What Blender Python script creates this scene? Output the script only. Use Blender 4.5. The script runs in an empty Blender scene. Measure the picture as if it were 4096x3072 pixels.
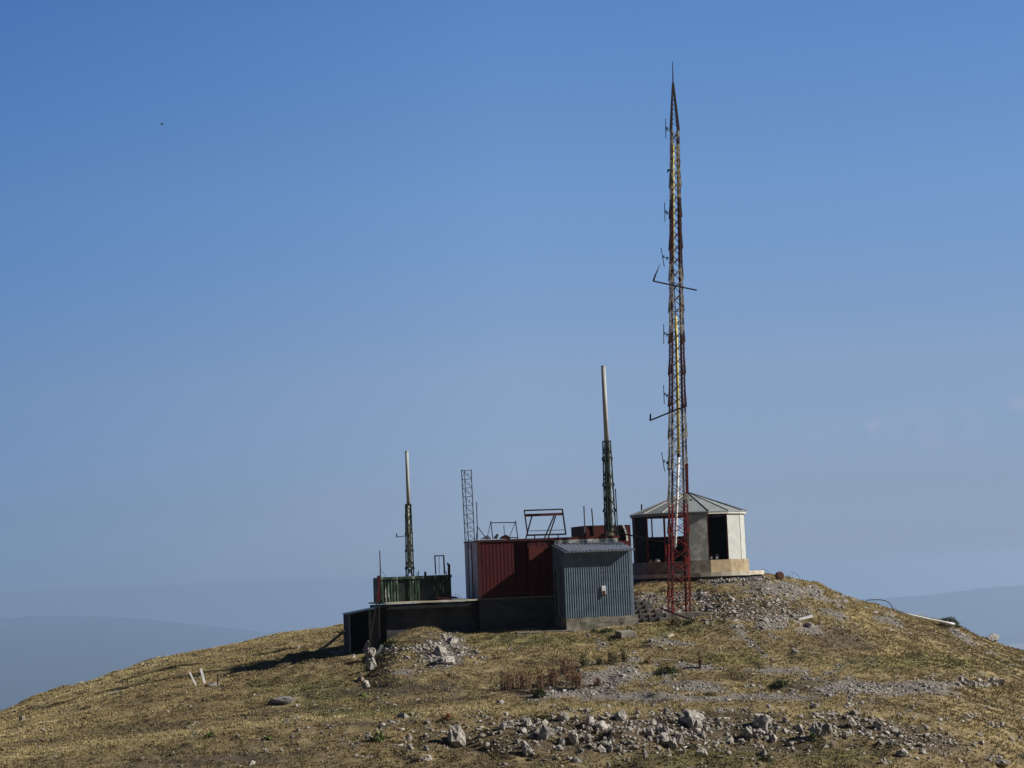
import bpy, bmesh, math, random
import numpy as np
from mathutils import Vector, noise
random.seed(7); rng=np.random.default_rng(7)
R=math.radians
sc=bpy.context.scene; col=sc.collection
# ------------------------------------------------------------------ camera
F=7600.0; CX,CY=2048.0,1536.0; HOR=2300.0
pitch=math.atan((HOR-CY)/F); roll=R(2.2)
fw=Vector((0,math.cos(pitch),math.sin(pitch)))
r0=Vector((1,0,0)); u0=Vector((0,-math.sin(pitch),math.cos(pitch)))
cr=r0*math.cos(roll)-u0*math.sin(roll); cu=r0*math.sin(roll)+u0*math.cos(roll)
cam_d=bpy.data.cameras.new('camera'); cam=bpy.data.objects.new('camera',cam_d); col.objects.link(cam)
from mathutils import Matrix
cam.matrix_world=Matrix(((cr.x,cu.x,-fw.x,0),(cr.y,cu.y,-fw.y,0),(cr.z,cu.z,-fw.z,0),(0,0,0,1)))
cam_d.sensor_width=36; cam_d.lens=F*36/4096; cam_d.clip_start=.5; cam_d.clip_end=90000
sc.camera=cam
def ray(px,py): return fw+cr*((px-CX)/F)+cu*((CY-py)/F)
def at(px,py,Y):
    d=ray(px,py); return d*(Y/d.y)
def proj(p):
    z=p.dot(fw); return CX+F*p.dot(cr)/z, CY-F*p.dot(cu)/z
# ------------------------------------------------------------------ building frame
yaw=R(15); U=Vector((math.cos(yaw),math.sin(yaw),0)); V=Vector((-math.sin(yaw),math.cos(yaw),0)); Z=Vector((0,0,1))
O=at(1919.5,2394.8,85.0)
def W(u,v,z): return O+U*u+V*v+Z*z
def hitv(px,py,v0):
    d=ray(px,py); t=(v0+O.dot(V))/d.dot(V); return d*t
def uz(px,py,v0):
    p=hitv(px,py,v0)-O; return p.dot(U),p.z
# ------------------------------------------------------------------ helpers
def tag(o,label=None,cat=None,group=None,kind=None):
    if label: o['label']=label
    if cat: o['category']=cat
    if group: o['group']=group
    if kind: o['kind']=kind
    return o
def empty(name,loc,label,cat,group=None):
    o=bpy.data.objects.new(name,None); o.location=loc; o.empty_display_size=.2; col.objects.link(o)
    return tag(o,label,cat,group)
def ploc(o):
    return Vector(o.location) if o.parent is None else ploc(o.parent)+Vector(o.location)
class MB:
    def __init__(s): s.v=[]; s.f=[]
    def add(s,vs,fs):
        n=len(s.v); s.v+= [Vector(p) for p in vs]; s.f+=[tuple(i+n for i in f) for f in fs]; return s
    def hexa(s,c):  # 8 corners bottom ring then top ring
        return s.add(c,[(3,2,1,0),(4,5,6,7),(0,1,5,4),(1,2,6,5),(2,3,7,6),(3,0,4,7)])
    def bbox(s,u0,u1,v0,v1,z0,z1,T=None):
        T=T or W
        return s.hexa([T(u0,v0,z0),T(u1,v0,z0),T(u1,v1,z0),T(u0,v1,z0),T(u0,v0,z1),T(u1,v0,z1),T(u1,v1,z1),T(u0,v1,z1)])
    def beam(s,a,b,w,h=None,side=None):
        h=h or w; a=Vector(a); b=Vector(b); d=(b-a).normalized()
        ref=side or (U if abs(d.dot(U))<.9 else V)
        x=(ref-d*ref.dot(d)).normalized(); y=d.cross(x)
        x=x*w/2; y=y*h/2
        return s.hexa([a-x-y,a+x-y,a+x+y,a-x+y,b-x-y,b+x-y,b+x+y,b-x+y])
    def tube(s,pts,rs,n=10,cap=True):
        pts=[Vector(p) for p in pts]
        if not hasattr(rs,'__len__'): rs=[rs]*len(pts)
        base=len(s.v); prev=None
        for i,p in enumerate(pts):
            d=(pts[min(i+1,len(pts)-1)]-pts[max(i-1,0)]).normalized()
            ref=prev if prev is not None else (Vector((1,0,0)) if abs(d.x)<.9 else Vector((0,1,0)))
            x=(ref-d*ref.dot(d)).normalized(); y=d.cross(x); prev=x
            for k in range(n):
                a=2*math.pi*k/n; s.v.append(p+(x*math.cos(a)+y*math.sin(a))*rs[i])
        for i in range(len(pts)-1):
            for k in range(n):
                k2=(k+1)%n; a=base+i*n
                s.f.append((a+k,a+k2,a+n+k2,a+n+k))
        if cap:
            s.f.append(tuple(base+k for k in range(n))[::-1]); e=base+(len(pts)-1)*n
            s.f.append(tuple(e+k for k in range(n)))
        return s
    def prism(s,pts,ext):
        pts=[Vector(p) for p in pts]; n=len(pts); ext=Vector(ext)
        return s.add(pts+[p+ext for p in pts],[tuple(range(n))[::-1],tuple(range(n,2*n))]+[(i,(i+1)%n,n+(i+1)%n,n+i) for i in range(n)])
    def corr(s,p0,ud,zd,nd,w,h,pitch,dep,thick=.02,duty=.5):
        """trapezoid-ribbed sheet with thickness"""
        n=max(1,round(w/pitch)); pitch=w/n; prof=[]
        for i in range(n):
            x=i*pitch
            prof+= [(x,0),(x+pitch*(1-duty)*.7,0),(x+pitch*(1-duty)*.7+pitch*.12,dep),(x+pitch*.74,dep)]
        prof.append((w,0))
        vs=[];m=len(prof)
        for off in (0,-thick):
            for (x,d) in prof: vs+= [p0+ud*x+nd*(d+off), p0+ud*x+nd*(d+off)+zd*h]
        fs=[]
        for i in range(m-1):
            a=2*i; fs.append((a,a+2,a+3,a+1)); b=2*m+2*i; fs.append((b,b+1,b+3,b+2))
            fs.append((a,b,b+2,a+2)); fs.append((a+1,a+3,b+3,b+1))
        fs.append((0,1,2*m+1,2*m)); a=2*(m-1); fs.append((a,2*m+a,2*m+a+1,a+1))
        return s.add(vs,fs)
    def build(s,name,mat,parent=None,smooth=False,bevel=0,label=None,cat=None,group=None,kind=None,rough=0,cuts=0,loc=None):
        me=bpy.data.meshes.new(name)
        if parent is not None: off=ploc(parent)
        else: off=Vector(loc) if loc is not None else Vector((sum(v.x for v in s.v)/len(s.v),sum(v.y for v in s.v)/len(s.v),min(v.z for v in s.v)))
        me.from_pydata([tuple(v-off) for v in s.v],[],s.f)
        bm=bmesh.new(); bm.from_mesh(me)
        if cuts: 
            bmesh.ops.subdivide_edges(bm,edges=[e for e in bm.edges if e.calc_length()>rough*3],cuts=cuts,use_grid_fill=True)
        if rough:
            for v in bm.verts:
                q=v.co*2.2+off; v.co+=Vector(noise.noise_vector(q))*rough+Vector(noise.noise_vector(q*3.7))*rough*.5
        bmesh.ops.recalc_face_normals(bm,faces=bm.faces)
        bm.to_mesh(me); bm.free()
        if smooth:
            for p in me.polygons: p.use_smooth=len(p.vertices)==4
        me.materials.append(mat)
        o=bpy.data.objects.new(name,me); col.objects.link(o)
        if parent is not None: o.parent=parent
        else: o.location=off
        if bevel:
            b=o.modifiers.new('bevel','BEVEL'); b.width=bevel; b.segments=1; b.limit_method='ANGLE'
        return tag(o,label,cat,group,kind)
# ------------------------------------------------------------------ materials
def newmat(name):
    m=bpy.data.materials.new(name); m.use_nodes=True; nt=m.node_tree
    return m,nt,nt.nodes['Principled BSDF']
def ramp(nt,stops,interp='LINEAR'):
    r=nt.nodes.new('ShaderNodeValToRGB'); r.color_ramp.interpolation=interp; e=r.color_ramp.elements
    while len(e)>1: e.remove(e[-1])
    e[0].position=stops[0][0]; e[0].color=(*stops[0][1],1)
    for p,c in stops[1:]:
        x=e.new(p); x.color=(*c,1)
    return r
def tex(nt,scale,detail=6,rough=.6,stretch=(1,1,1),coord='Object',offs=0):
    tc=nt.nodes.new('ShaderNodeTexCoord'); mp=nt.nodes.new('ShaderNodeMapping'); n=nt.nodes.new('ShaderNodeTexNoise')
    mp.inputs['Scale'].default_value=stretch; mp.inputs['Location'].default_value=(offs,offs*1.7,offs*.6)
    n.inputs['Scale'].default_value=scale; n.inputs['Detail'].default_value=detail; n.inputs['Roughness'].default_value=rough
    nt.links.new(tc.outputs[coord],mp.inputs[0]); nt.links.new(mp.outputs[0],n.inputs[0]); return n
def mix(nt,f,a,b):
    m=nt.nodes.new('ShaderNodeMix'); m.data_type='RGBA'
    for s,i in ((f,0),(a,6),(b,7)):
        if hasattr(s,'links') or hasattr(s,'is_linked'): nt.links.new(s,m.inputs[i])
        elif isinstance(s,tuple): m.inputs[i].default_value=(*s,1)
        else: m.inputs[i].default_value=s
    return m.outputs[2]
def bump(nt,bs,h,st,dist=.02):
    b=nt.nodes.new('ShaderNodeBump'); b.inputs['Strength'].default_value=st; b.inputs['Distance'].default_value=dist
    nt.links.new(h,b.inputs['Height']); nt.links.new(b.outputs[0],bs.inputs['Normal'])
def wear(name,base,dirt,rough=.7,metal=0,scale=3,lo=.42,hi=.62,stretch=(1,1,1),bst=.3,chip=None,chiplo=.6,chscale=6,chstretch=(1,1,1)):
    m,nt,b=newmat(name); n=tex(nt,scale,8,.65,stretch); r=ramp(nt,[(lo,(0,0,0)),(hi,(1,1,1))]); nt.links.new(n.outputs[0],r.inputs[0])
    c=mix(nt,r.outputs[0],base,dirt)
    if chip:
        n2=tex(nt,chscale,10,.7,chstretch,offs=5); r2=ramp(nt,[(chiplo,(0,0,0)),(chiplo+.03,(1,1,1))]); nt.links.new(n2.outputs[0],r2.inputs[0])
        c=mix(nt,r2.outputs[0],c,chip)
    nt.links.new(c,b.inputs['Base Color']); b.inputs['Roughness'].default_value=rough; b.inputs['Metallic'].default_value=metal; b.inputs['Specular IOR Level'].default_value=.18
    n3=tex(nt,25,5,.6); bump(nt,b,n3.outputs[0],bst,.01)
    return m
M={}
M['concrete']=wear('concrete',(.25,.235,.2),(.13,.12,.1),.95,scale=2.5,chip=(.07,.06,.05),chiplo=.66,bst=.6)
M['concrete_shaded']=wear('shaded_concrete_wall',(.075,.075,.08),(.04,.04,.045),.95,scale=1.4,stretch=(1,1,2.2),bst=.6)  # darkened concrete: shade of the unlit walls put into the colour
M['concrete_pale']=wear('concrete_pale',(.5,.47,.4),(.36,.32,.25),.95,scale=3,bst=.5)
M['concrete_sunlit']=wear('concrete_sunlit',(.34,.27,.17),(.21,.17,.12),.95,scale=1.6,chip=(.42,.38,.3),chiplo=.6,stretch=(1,1,1.5),bst=.5)
M['blue']=wear('blue_grey_steel',(.155,.21,.275),(.12,.162,.215),.5,.0,scale=2,bst=.05)
M['blue_roof']=wear('pale_steel_roof',(.42,.45,.52),(.33,.36,.42),.55,.0,scale=4,bst=.05)
M['red']=wear('red_painted_steel',(.055,.0052,.007),(.036,.004,.0055),.6,0,scale=2,chip=(.05,.012,.012),chiplo=.62,bst=.1)
M['red_faded']=wear('faded_red_panel',(.09,.018,.016),(.06,.012,.011),.8,0,scale=5,bst=.1)
M['rust']=wear('rust_red_sheet',(.085,.02,.016),(.055,.013,.011),.8,0,scale=3,chip=(.5,.38,.3),chiplo=.68,bst=.3)
M['purple']=wear('mauve_grey_panel',(.5,.41,.46),(.42,.34,.385),.7,0,scale=2,stretch=(1,1,.4),bst=.05)
M['white']=wear('white_paint',(.8,.8,.82),(.6,.6,.62),.6,0,scale=4,bst=.05)
M['pvc']=wear('white_plastic_pipe',(.75,.76,.78),(.6,.61,.62),.4,0,scale=3,bst=.02)
M['dark']=wear('dark_steel',(.025,.024,.026),(.04,.025,.02),.6,.3,scale=8,bst=.1)
M['darkred']=wear('dark_red_steel',(.06,.014,.012),(.025,.012,.012),.6,0,scale=5,bst=.1)
M['black']=wear('shade_black_board',(.012,.012,.014),(.02,.02,.02),.9,0,scale=2,bst=.1)  # black also stands for shade on lean-to boards and slab beam
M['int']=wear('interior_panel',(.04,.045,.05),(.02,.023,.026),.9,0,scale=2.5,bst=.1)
M['galv']=wear('galvanised_steel',(.13,.14,.16),(.09,.1,.11),.5,.5,scale=8,bst=.1)
M['green']=wear('peeling_green_paint',(.028,.062,.036),(.014,.026,.018),.7,0,scale=5,stretch=(2,2,.25),chip=(.30,.33,.29),chiplo=.56,chscale=4,chstretch=(3,3,.35),bst=.3)
M['green_mast']=wear('dark_green_steel',(.014,.026,.02),(.03,.04,.035),.55,.2,scale=4,bst=.1)
M['tube']=wear('grey_radome',(.40,.41,.40),(.31,.32,.31),.7,0,scale=6,stretch=(1,1,.3),bst=.1)
M['tube_green']=wear('grey_green_radome',(.66,.66,.56),(.5,.5,.42),.6,0,scale=6,stretch=(1,1,.3),bst=.1)
M['yellow']=wear('yellow_pipe',(.62,.54,.13),(.5,.42,.1),.5,0,scale=6,bst=.05)
M['wood']=wear('weathered_wood',(.30,.26,.2),(.16,.13,.1),.9,0,scale=6,stretch=(6,6,.6),bst=.4)
M['board']=wear('grey_green_board',(.2,.23,.21),(.13,.15,.14),.8,0,scale=6,bst=.2)
M['zincroof']=wear('weathered_zinc_roof',(.24,.265,.28),(.19,.21,.225),.75,.0,scale=3,bst=.1)
M['seam']=wear('roof_seam_strip',(.5,.48,.45),(.35,.33,.3),.7,0,scale=6,bst=.1)
M['seamdark']=wear('dark_roof_seam',(.05,.05,.055),(.08,.08,.08),.7,0,scale=6,bst=.1)
M['fascia']=wear('sunlit_fascia',(.5,.5,.45),(.4,.4,.36),.8,0,scale=5,bst=.1)
M['zincwall']=wear('stained_grey_panel',(.28,.295,.28),(.46,.475,.45),.75,0,scale=1.7,lo=.5,hi=.58,chip=(.13,.135,.14),chiplo=.585,chscale=1.3,bst=.1)
M['palewall']=wear('pale_grey_panel',(.42,.44,.42),(.35,.37,.36),.75,0,scale=3,chip=(.58,.57,.54),chiplo=.60,chscale=3,chstretch=(2,2,.5),bst=.1)
M['redframe']=wear('red_frame_paint',(.2,.022,.022),(.10,.015,.015),.5,0,scale=5,bst=.1)
M['block']=wear('hollow_block_grey',(.15,.14,.135),(.09,.082,.08),.95,0,scale=8,bst=.6)
M['orange']=wear('orange_red_marker',(.3,.08,.03),(.2,.05,.02),.7,0,scale=10)
M['rustpot']=wear('rusty_drum',(.10,.045,.03),(.05,.03,.02),.9,0,scale=10,bst=.6)
M['cable']=wear('black_hose',(.012,.014,.018),(.02,.02,.025),.5)
def rockmat(name,a,b,c):
    m,nt,bs=newmat(name); n=tex(nt,5,10,.7); r=ramp(nt,[(.35,c),(.5,b),(.64,a)]); nt.links.new(n.outputs[0],r.inputs[0])
    oi=nt.nodes.new('ShaderNodeObjectInfo'); mm=nt.nodes.new('ShaderNodeMath'); mm.operation='MULTIPLY_ADD'; mm.inputs[1].default_value=.5; mm.inputs[2].default_value=.7
    nt.links.new(oi.outputs['Random'],mm.inputs[0]); hs=nt.nodes.new('ShaderNodeHueSaturation'); nt.links.new(mm.outputs[0],hs.inputs['Value']); nt.links.new(r.outputs[0],hs.inputs['Color'])
    nt.links.new(hs.outputs[0],bs.inputs['Base Color']); bs.inputs['Roughness'].default_value=.95
    n2=tex(nt,14,8,.7); bump(nt,bs,n2.outputs[0],.8,.04); return m
M['rock']=rockmat('limestone',(.58,.55,.515),(.33,.31,.285),(.09,.083,.078))
M['rock_pink']=rockmat('pinkish_limestone',(.45,.35,.28),(.28,.21,.17),(.12,.09,.075))
# gravel (one colour per stone by attribute)
m,nt,bs=newmat('gravel'); at_=nt.nodes.new('ShaderNodeAttribute'); at_.attribute_name='tone'; r=ramp(nt,[(0,(.08,.074,.068)),(.35,(.19,.177,.167)),(.75,(.31,.29,.272)),(1,(.46,.435,.41))]); nt.links.new(at_.outputs['Fac'],r.inputs[0]); nt.links.new(r.outputs[0],bs.inputs['Base Color']); bs.inputs['Roughness'].default_value=.95; M['gravel']=m
# grass
m,nt,bs=newmat('dry_grass'); a1=nt.nodes.new('ShaderNodeAttribute'); a1.attribute_name='tone'; a2=nt.nodes.new('ShaderNodeAttribute'); a2.attribute_name='green'
r1=ramp(nt,[(0,(.15,.112,.054)),(.3,(.235,.181,.087)),(.65,(.315,.25,.123)),(1,(.43,.355,.19))]); fac2=ramp(nt,[(0,(.08,.08,.03)),(.5,(.17,.155,.06)),(1,(.29,.255,.105))])
nt.links.new(a1.outputs['Fac'],r1.inputs[0]); nt.links.new(a1.outputs['Fac'],fac2.inputs[0])
nt.links.new(mix(nt,a2.outputs['Fac'],r1.outputs[0],fac2.outputs[0]),bs.inputs['Base Color']); bs.inputs['Roughness'].default_value=.9; M['grass']=m
def leafmat(name,stops):
    m,nt,bs=newmat(name); a=nt.nodes.new('ShaderNodeAttribute'); a.attribute_name='tone'; r=ramp(nt,stops); nt.links.new(a.outputs['Fac'],r.inputs[0]); nt.links.new(r.outputs[0],bs.inputs['Base Color']); bs.inputs['Roughness'].default_value=.8; return m
M['weed_red']=leafmat('rusty_brown_weed',[(0,(.07,.035,.018)),(.5,(.16,.075,.035)),(1,(.30,.17,.08))])
M['weed_olive']=leafmat('olive_weed',[(0,(.04,.045,.015)),(.5,(.09,.085,.03)),(1,(.2,.15,.06))])
M['shrub']=leafmat('dark_green_leaf',[(0,(.015,.025,.008)),(.5,(.045,.06,.018)),(1,(.10,.11,.035))])
M['leaf']=leafmat('yellow_green_leaf',[(0,(.05,.09,.02)),(.5,(.12,.17,.04)),(1,(.25,.27,.09))])
M['dead']=leafmat('pale_dead_stalk',[(0,(.15,.13,.09)),(1,(.35,.3,.22))])
# ground
m,nt,bs=newmat('hill_ground')
def attr(n):
    a=nt.nodes.new('ShaderNodeAttribute'); a.attribute_name=n; return a.outputs['Fac']
n1=tex(nt,.35,6,.6); n2=tex(nt,3.5,8,.7); n3=tex(nt,16,8,.75)
rr=ramp(nt,[(.3,(.10,.077,.041)),(.45,(.185,.145,.073)),(.55,(.24,.19,.097)),(.7,(.31,.25,.135))]); nt.links.new(n2.outputs[0],rr.inputs[0])
rb=ramp(nt,[(.38,(.13,.098,.045)),(.62,(.33,.255,.115))]); nt.links.new(n1.outputs[0],rb.inputs[0])
g=mix(nt,.5,rr.outputs[0],rb.outputs[0])
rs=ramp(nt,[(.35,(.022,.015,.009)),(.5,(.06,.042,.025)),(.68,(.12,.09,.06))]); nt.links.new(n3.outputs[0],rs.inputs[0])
rgv=ramp(nt,[(.36,(.055,.047,.04)),(.5,(.14,.125,.108)),(.66,(.29,.27,.245))]); nt.links.new(n3.outputs[0],rgv.inputs[0])
rgr=ramp(nt,[(0.35, (0.056, 0.061, 0.018)), (0.6, (0.168, 0.149, 0.042))]); nt.links.new(n2.outputs[0],rgr.inputs[0])
g=mix(nt,attr('green'),g,rgr.outputs[0]); g=mix(nt,attr('soil'),g,rs.outputs[0]); g=mix(nt,attr('gravel'),g,rgv.outputs[0])
npl=tex(nt,.0006,6,.6,offs=3); rp=ramp(nt,[(.4,(.2,.17,.12)),(.5,(.3,.22,.16)),(.6,(.12,.13,.09))]); nt.links.new(npl.outputs[0],rp.inputs[0])
g=mix(nt,attr('plain'),g,rp.outputs[0])
nt.links.new(g,bs.inputs['Base Color']); bs.inputs['Roughness'].default_value=1; bump(nt,bs,n3.outputs[0],.35,.05); M['ground']=m
M['hill']=wear('hazy_forested_hill',(.022,.05,.068),(.026,.054,.068),1,0,scale=.0012,bst=0)  # dark forest tone shifted to blue, some distance haze painted in

# ------------------------------------------------------------------ terrain
YS=[58,62,66,69,73,78,84,87,90,92,95,100]
TAB={
-1500:[4100,3950,3820,3760,3700,3640,3590,3570,3550,3535,3520,3500],
-600:[3520,3370,3270,3230,3190,3150,3110,3095,3080,3073,3060,3045],
0:   [3220,3110,3030,3000,2965,2930,2898,2887,2876,2870,2862,2854],
148: [3210,3098,3015,2985,2945,2900,2858,2840,2822,2812,2800,2787],
324: [3200,3085,2995,2965,2920,2868,2815,2795,2773,2760,2747,2733],
608: [3185,3065,2968,2938,2885,2820,2752,2720,2688,2672,2652,2632],
900: [3172,3040,2935,2905,2850,2780,2710,2675,2640,2618,2598,2577],
1150:[3160,3020,2905,2877,2815,2740,2660,2628,2595,2575,2553,2532],
1400:[3150,3000,2880,2852,2792,2716,2622,2590,2562,2545,2522,2497],
1475:[3147,2995,2874,2848,2786,2708,2616,2585,2550,2535,2515,2494],
1575:[3143,2988,2865,2840,2766,2640,2543,2515,2497,2490,2488,2484],
1700:[3138,2980,2855,2832,2755,2640,2510,2490,2480,2475,2470,2470],
1850:[3130,2972,2845,2822,2740,2636,2538,2500,2470,2455,2440,2430],
2050:[3120,2965,2838,2812,2730,2630,2535,2495,2460,2440,2420,2410],
2300:[3112,2960,2833,2806,2722,2622,2525,2480,2440,2415,2395,2390],
2560:[3110,2958,2830,2803,2722,2622,2512,2456,2378,2333,2325,2325],
2620:[3110,2958,2830,2803,2722,2620,2508,2458,2370,2322,2318,2317],
2790:[3110,2958,2830,2803,2722,2616,2500,2450,2358,2314,2310,2309],
2900:[3110,2960,2829,2802,2722,2612,2480,2405,2338,2308,2305,2305],
3060:[3110,2962,2830,2802,2724,2612,2482,2405,2340,2315,2308,2307],
3160:[3110,2962,2832,2804,2730,2622,2500,2430,2368,2340,2325,2317],
3260:[3110,2964,2836,2806,2738,2638,2525,2458,2400,2372,2345,2322],
3380:[3116,2970,2845,2811,2748,2660,2560,2504,2455,2430,2406,2385],
3460:[3122,2976,2852,2816,2758,2675,2582,2530,2485,2460,2432,2408],
3600:[3135,2990,2870,2832,2776,2703,2620,2574,2530,2507,2478,2450],
3820:[3170,3030,2905,2862,2805,2740,2668,2630,2590,2568,2535,2500],
4000:[3220,3080,2970,2915,2850,2790,2732,2702,2670,2650,2612,2578],
4120:[3260,3120,3020,2955,2890,2826,2765,2732,2702,2684,2645,2612],
4700:[3500,3400,3300,3250,3180,3100,3020,2990,2960,2945,2915,2880],
5600:[4100,3900,3750,3650,3560,3480,3420,3390,3360,3345,3310,3280]}
cx=np.array(sorted(TAB)); tab=np.array([TAB[c] for c in cx],float); ysarr=np.array(YS,float)
gx=np.arange(-1500,5601,10.0); gy=np.arange(58,100.01,.5)
t1=np.array([np.interp(gy,ysarr,row) for row in tab])            # cols x gy
t2=np.array([np.interp(gx,cx,t1[:,j]) for j in range(len(gy))])  # gy x gx
def blur(a,k,ax):
    ker=np.hanning(k+2)[1:-1]; ker/=ker.sum(); pad=[(0,0),(0,0)]; pad[ax]=(k//2,k//2)
    b=np.pad(a,pad,mode='reflect',reflect_type='odd'); return np.apply_along_axis(lambda m:np.convolve(m,ker,'valid'),ax,b)
t2=blur(t2,7,1); t2=blur(t2,5,0)
def tabpy(px,Y):
    fx=np.clip((px-gx[0])/10,0,len(gx)-1.001); fy=np.clip((Y-58)/.5,0,len(gy)-1.001)
    i=fx.astype(int); j=fy.astype(int); a=fx-i; b=fy-j
    return (t2[j,i]*(1-a)+t2[j,i+1]*a)*(1-b)+(t2[j+1,i]*(1-a)+t2[j+1,i+1]*a)*b
def rayab(px,py):
    X=(px-CX)/F; Yi=(CY-py)/F
    dx=fw.x+cr.x*X+cu.x*Yi; dy=fw.y+cr.y*X+cu.y*Yi; dz=fw.z+cr.z*X+cu.z*Yi
    return dx/dy,dz/dy
def vnoise(x,y,s):
    x=x/s; y=y/s; xi=np.floor(x); yi=np.floor(y); fx=x-xi; fy=y-yi; fx=fx*fx*(3-2*fx); fy=fy*fy*(3-2*fy)
    def h(a,b):
        v=np.sin(a*127.1+b*311.7+s*17.3)*43758.5453; return v-np.floor(v)
    return (h(xi,yi)*(1-fx)+h(xi+1,yi)*fx)*(1-fy)+(h(xi,yi+1)*(1-fx)+h(xi+1,yi+1)*fx)*fy-.5
def zsmooth(x,Y):
    Yc=np.clip(Y,58,100); a=np.clip(x/np.maximum(Yc,1),-.45,.45); px=CX+a*F
    for _ in range(4):
        py=tabpy(px,Yc); aa,bb=rayab(px,py); px=px+(a-aa)*F
    z=bb*Yc
    # beyond the side columns the hill falls away evenly
    side=np.maximum(np.abs(x/np.maximum(Yc,1))-.45,0)*Yc; z=z-side*.3
    z58=z
    near=np.interp(Y,[-60,-5,0,8,18,30,42,50,58],[-3,-1.7,-1.6,-1.7,-3.0,-5.2,-7.2,-7.2,-6.2])
    w=np.clip((58-Y)/12,0,1); w=w*w*(3-2*w)
    z=np.where(Y<58,(z58-np.clip(58-Y,0,12)*.12)*(1-w)+near*w,z)
    dd=np.maximum(Y-100,0); z=z-dd*.10-np.clip(dd,0,40)**2*.008-np.maximum(dd-40,0)*.42
    return z
def zg(x,Y,micro=True):
    x=np.asarray(x,float); Y=np.asarray(Y,float); z=zsmooth(x,Y)
    far=np.clip(1-(np.hypot(x,Y-80)-60)/200,0,1)
    m=vnoise(x,Y,3.1)*.20+vnoise(x,Y,1.3)*.10
    if micro: m=m+vnoise(x+.3*Y,Y,.55)*.15+vnoise(x,Y,.27)*.055
    bk=np.clip(1-np.abs(Y-62.3)/2.6,0,1)*np.clip((x+6)/3,0,1); m=m+bk*(vnoise(x,Y,1.7)*.75+vnoise(x+9,Y,.75)*.35)
    # keep level at building footprints
    return np.maximum(z+m*far*1.0,-750+vnoise(x,Y,2300.)*20)
def z1(x,Y,micro=True): return float(zg(np.array([x]),np.array([Y]),micro)[0])
def gpt(px,py):
    Ys=np.arange(56.5,101,.1); X=[];zr=[]
    a,b=rayab(px,py); g=zg(a*Ys,Ys,False)
    k=np.where(g>=b*Ys)[0]
    Y=Ys[k[0]] if len(k) else 100.0
    if not len(k): 
        Y=Ys[np.argmin(b*Ys-g)]
    return Vector((a*Y,Y,z1(a*Y,Y,False)))
def projn(x,Y,z):
    d=x*fw.x+Y*fw.y+z*fw.z; return CX+F*(x*cr.x+Y*cr.y+z*cr.z)/d, CY-F*(x*cu.x+Y*cu.y+z*cu.z)/d
# painted ground cover, as blobs (centre px,py, radii, tilt) where the photo has them
GRAVEL=[(2450,2705,150,42,-8),(2330,2770,150,26,-4),(2560,2785,230,20,0),(2790,2745,140,28,4),(2960,2790,190,17,0),(3620,2752,270,32,-3),(3400,2745,130,28,0),(3130,2790,160,15,0),
 (3110,2682,150,14,0),(3100,2350,180,26,8),(3075,2498,62,27,0),(2975,2545,60,10,38),(3040,2600,60,8,42),(2955,2515,40,20,30),(2610,2395,75,18,0),(2690,2395,60,22,0),(2660,2440,50,14,0),(2770,2380,70,20,0),(2830,2420,30,22,50),
 (1800,2570,60,22,0),(1775,2640,75,32,0),(3230,2520,55,18,20),(2400,2570,30,10,35),(2690,2570,80,10,5),(1600,2690,70,12,0),(3540,2480,50,14,10),(3840,2540,70,16,30),(2780,2668,90,12,5),(3320,2450,60,14,10),(3270,2385,60,14,20),(2880,2330,90,10,0)]
SOIL=[(2650,2915,700,50,0),(2650,2925,620,62,0),(3600,2930,330,50,14),(2250,2985,500,40,0),(1450,2890,300,20,-2),(1750,2600,110,60,0),(1600,2760,250,25,-3),(3350,2560,160,60,10),(900,3040,400,25,-3),(2150,2755,160,40,0),(3250,2745,150,30,0),(3000,2440,250,50,0),(3100,2990,300,30,0),(2300,2890,420,25,0),(2920,2862,300,20,0),(3760,2890,160,18,20)]
GREEN=[(2720,2510,120,30,0),(1280,2770,180,45,0),(2420,2530,90,12,0),(2670,2690,60,22,0),(1560,2590,90,45,0),(3140,2740,60,20,0),(2150,2785,40,20,0),(1500,2850,260,20,0),(2850,3030,300,35,0),(3350,3020,200,40,0),(2080,2560,350,25,0),(3600,2650,300,30,0),(2900,2640,150,25,0)]
def mask(L,px,py,edge=.35):
    m=np.zeros_like(px)
    wob=1+.9*vnoise(px,py*2.2,46.)+.9*vnoise(px,py*2.2,17.)
    for (x,y,a,b,t) in L:
        c,s=math.cos(R(t)),math.sin(R(t)); dx=px-x; dy=py-y; q=np.sqrt(((dx*c+dy*s)/a)**2+((-dx*s+dy*c)/b)**2)*wob
        m=np.maximum(m,np.clip((1+edge-q)/(2*edge),0,1))
    return m
PBX=[-300,0,500,1000,1500,1900,2400,2900,3300,3700,4000,4400]; PBY=[3075,3035,2965,2898,2864,2842,2834,2826,2830,2872,2945,3080]
def band(px,py,off,hw):
    c=np.interp(px,PBX,PBY)+off+vnoise(px,py*0,90.)*14; return np.clip(1.4-np.abs(py-c)/hw,0,1)
def axis(c0,c1,step,lo,hi,g=1.13):
    a=list(np.arange(c0,c1,step)); s=step
    x=a[-1]
    while x<hi: s*=g; x+=s; a.append(min(x,hi))
    s=step; x=a[0]; b=[]
    while x>lo: s*=g; x-=s; b.append(max(x,lo))
    return np.array(b[::-1]+a)
XS=axis(-30,31,.13,-14000,14000); YA=axis(57,101,.13,-5000,28500)
GX,GY=np.meshgrid(XS,YA); fx=GX.ravel(); fy=GY.ravel(); fz=zg(fx,fy)
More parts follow.
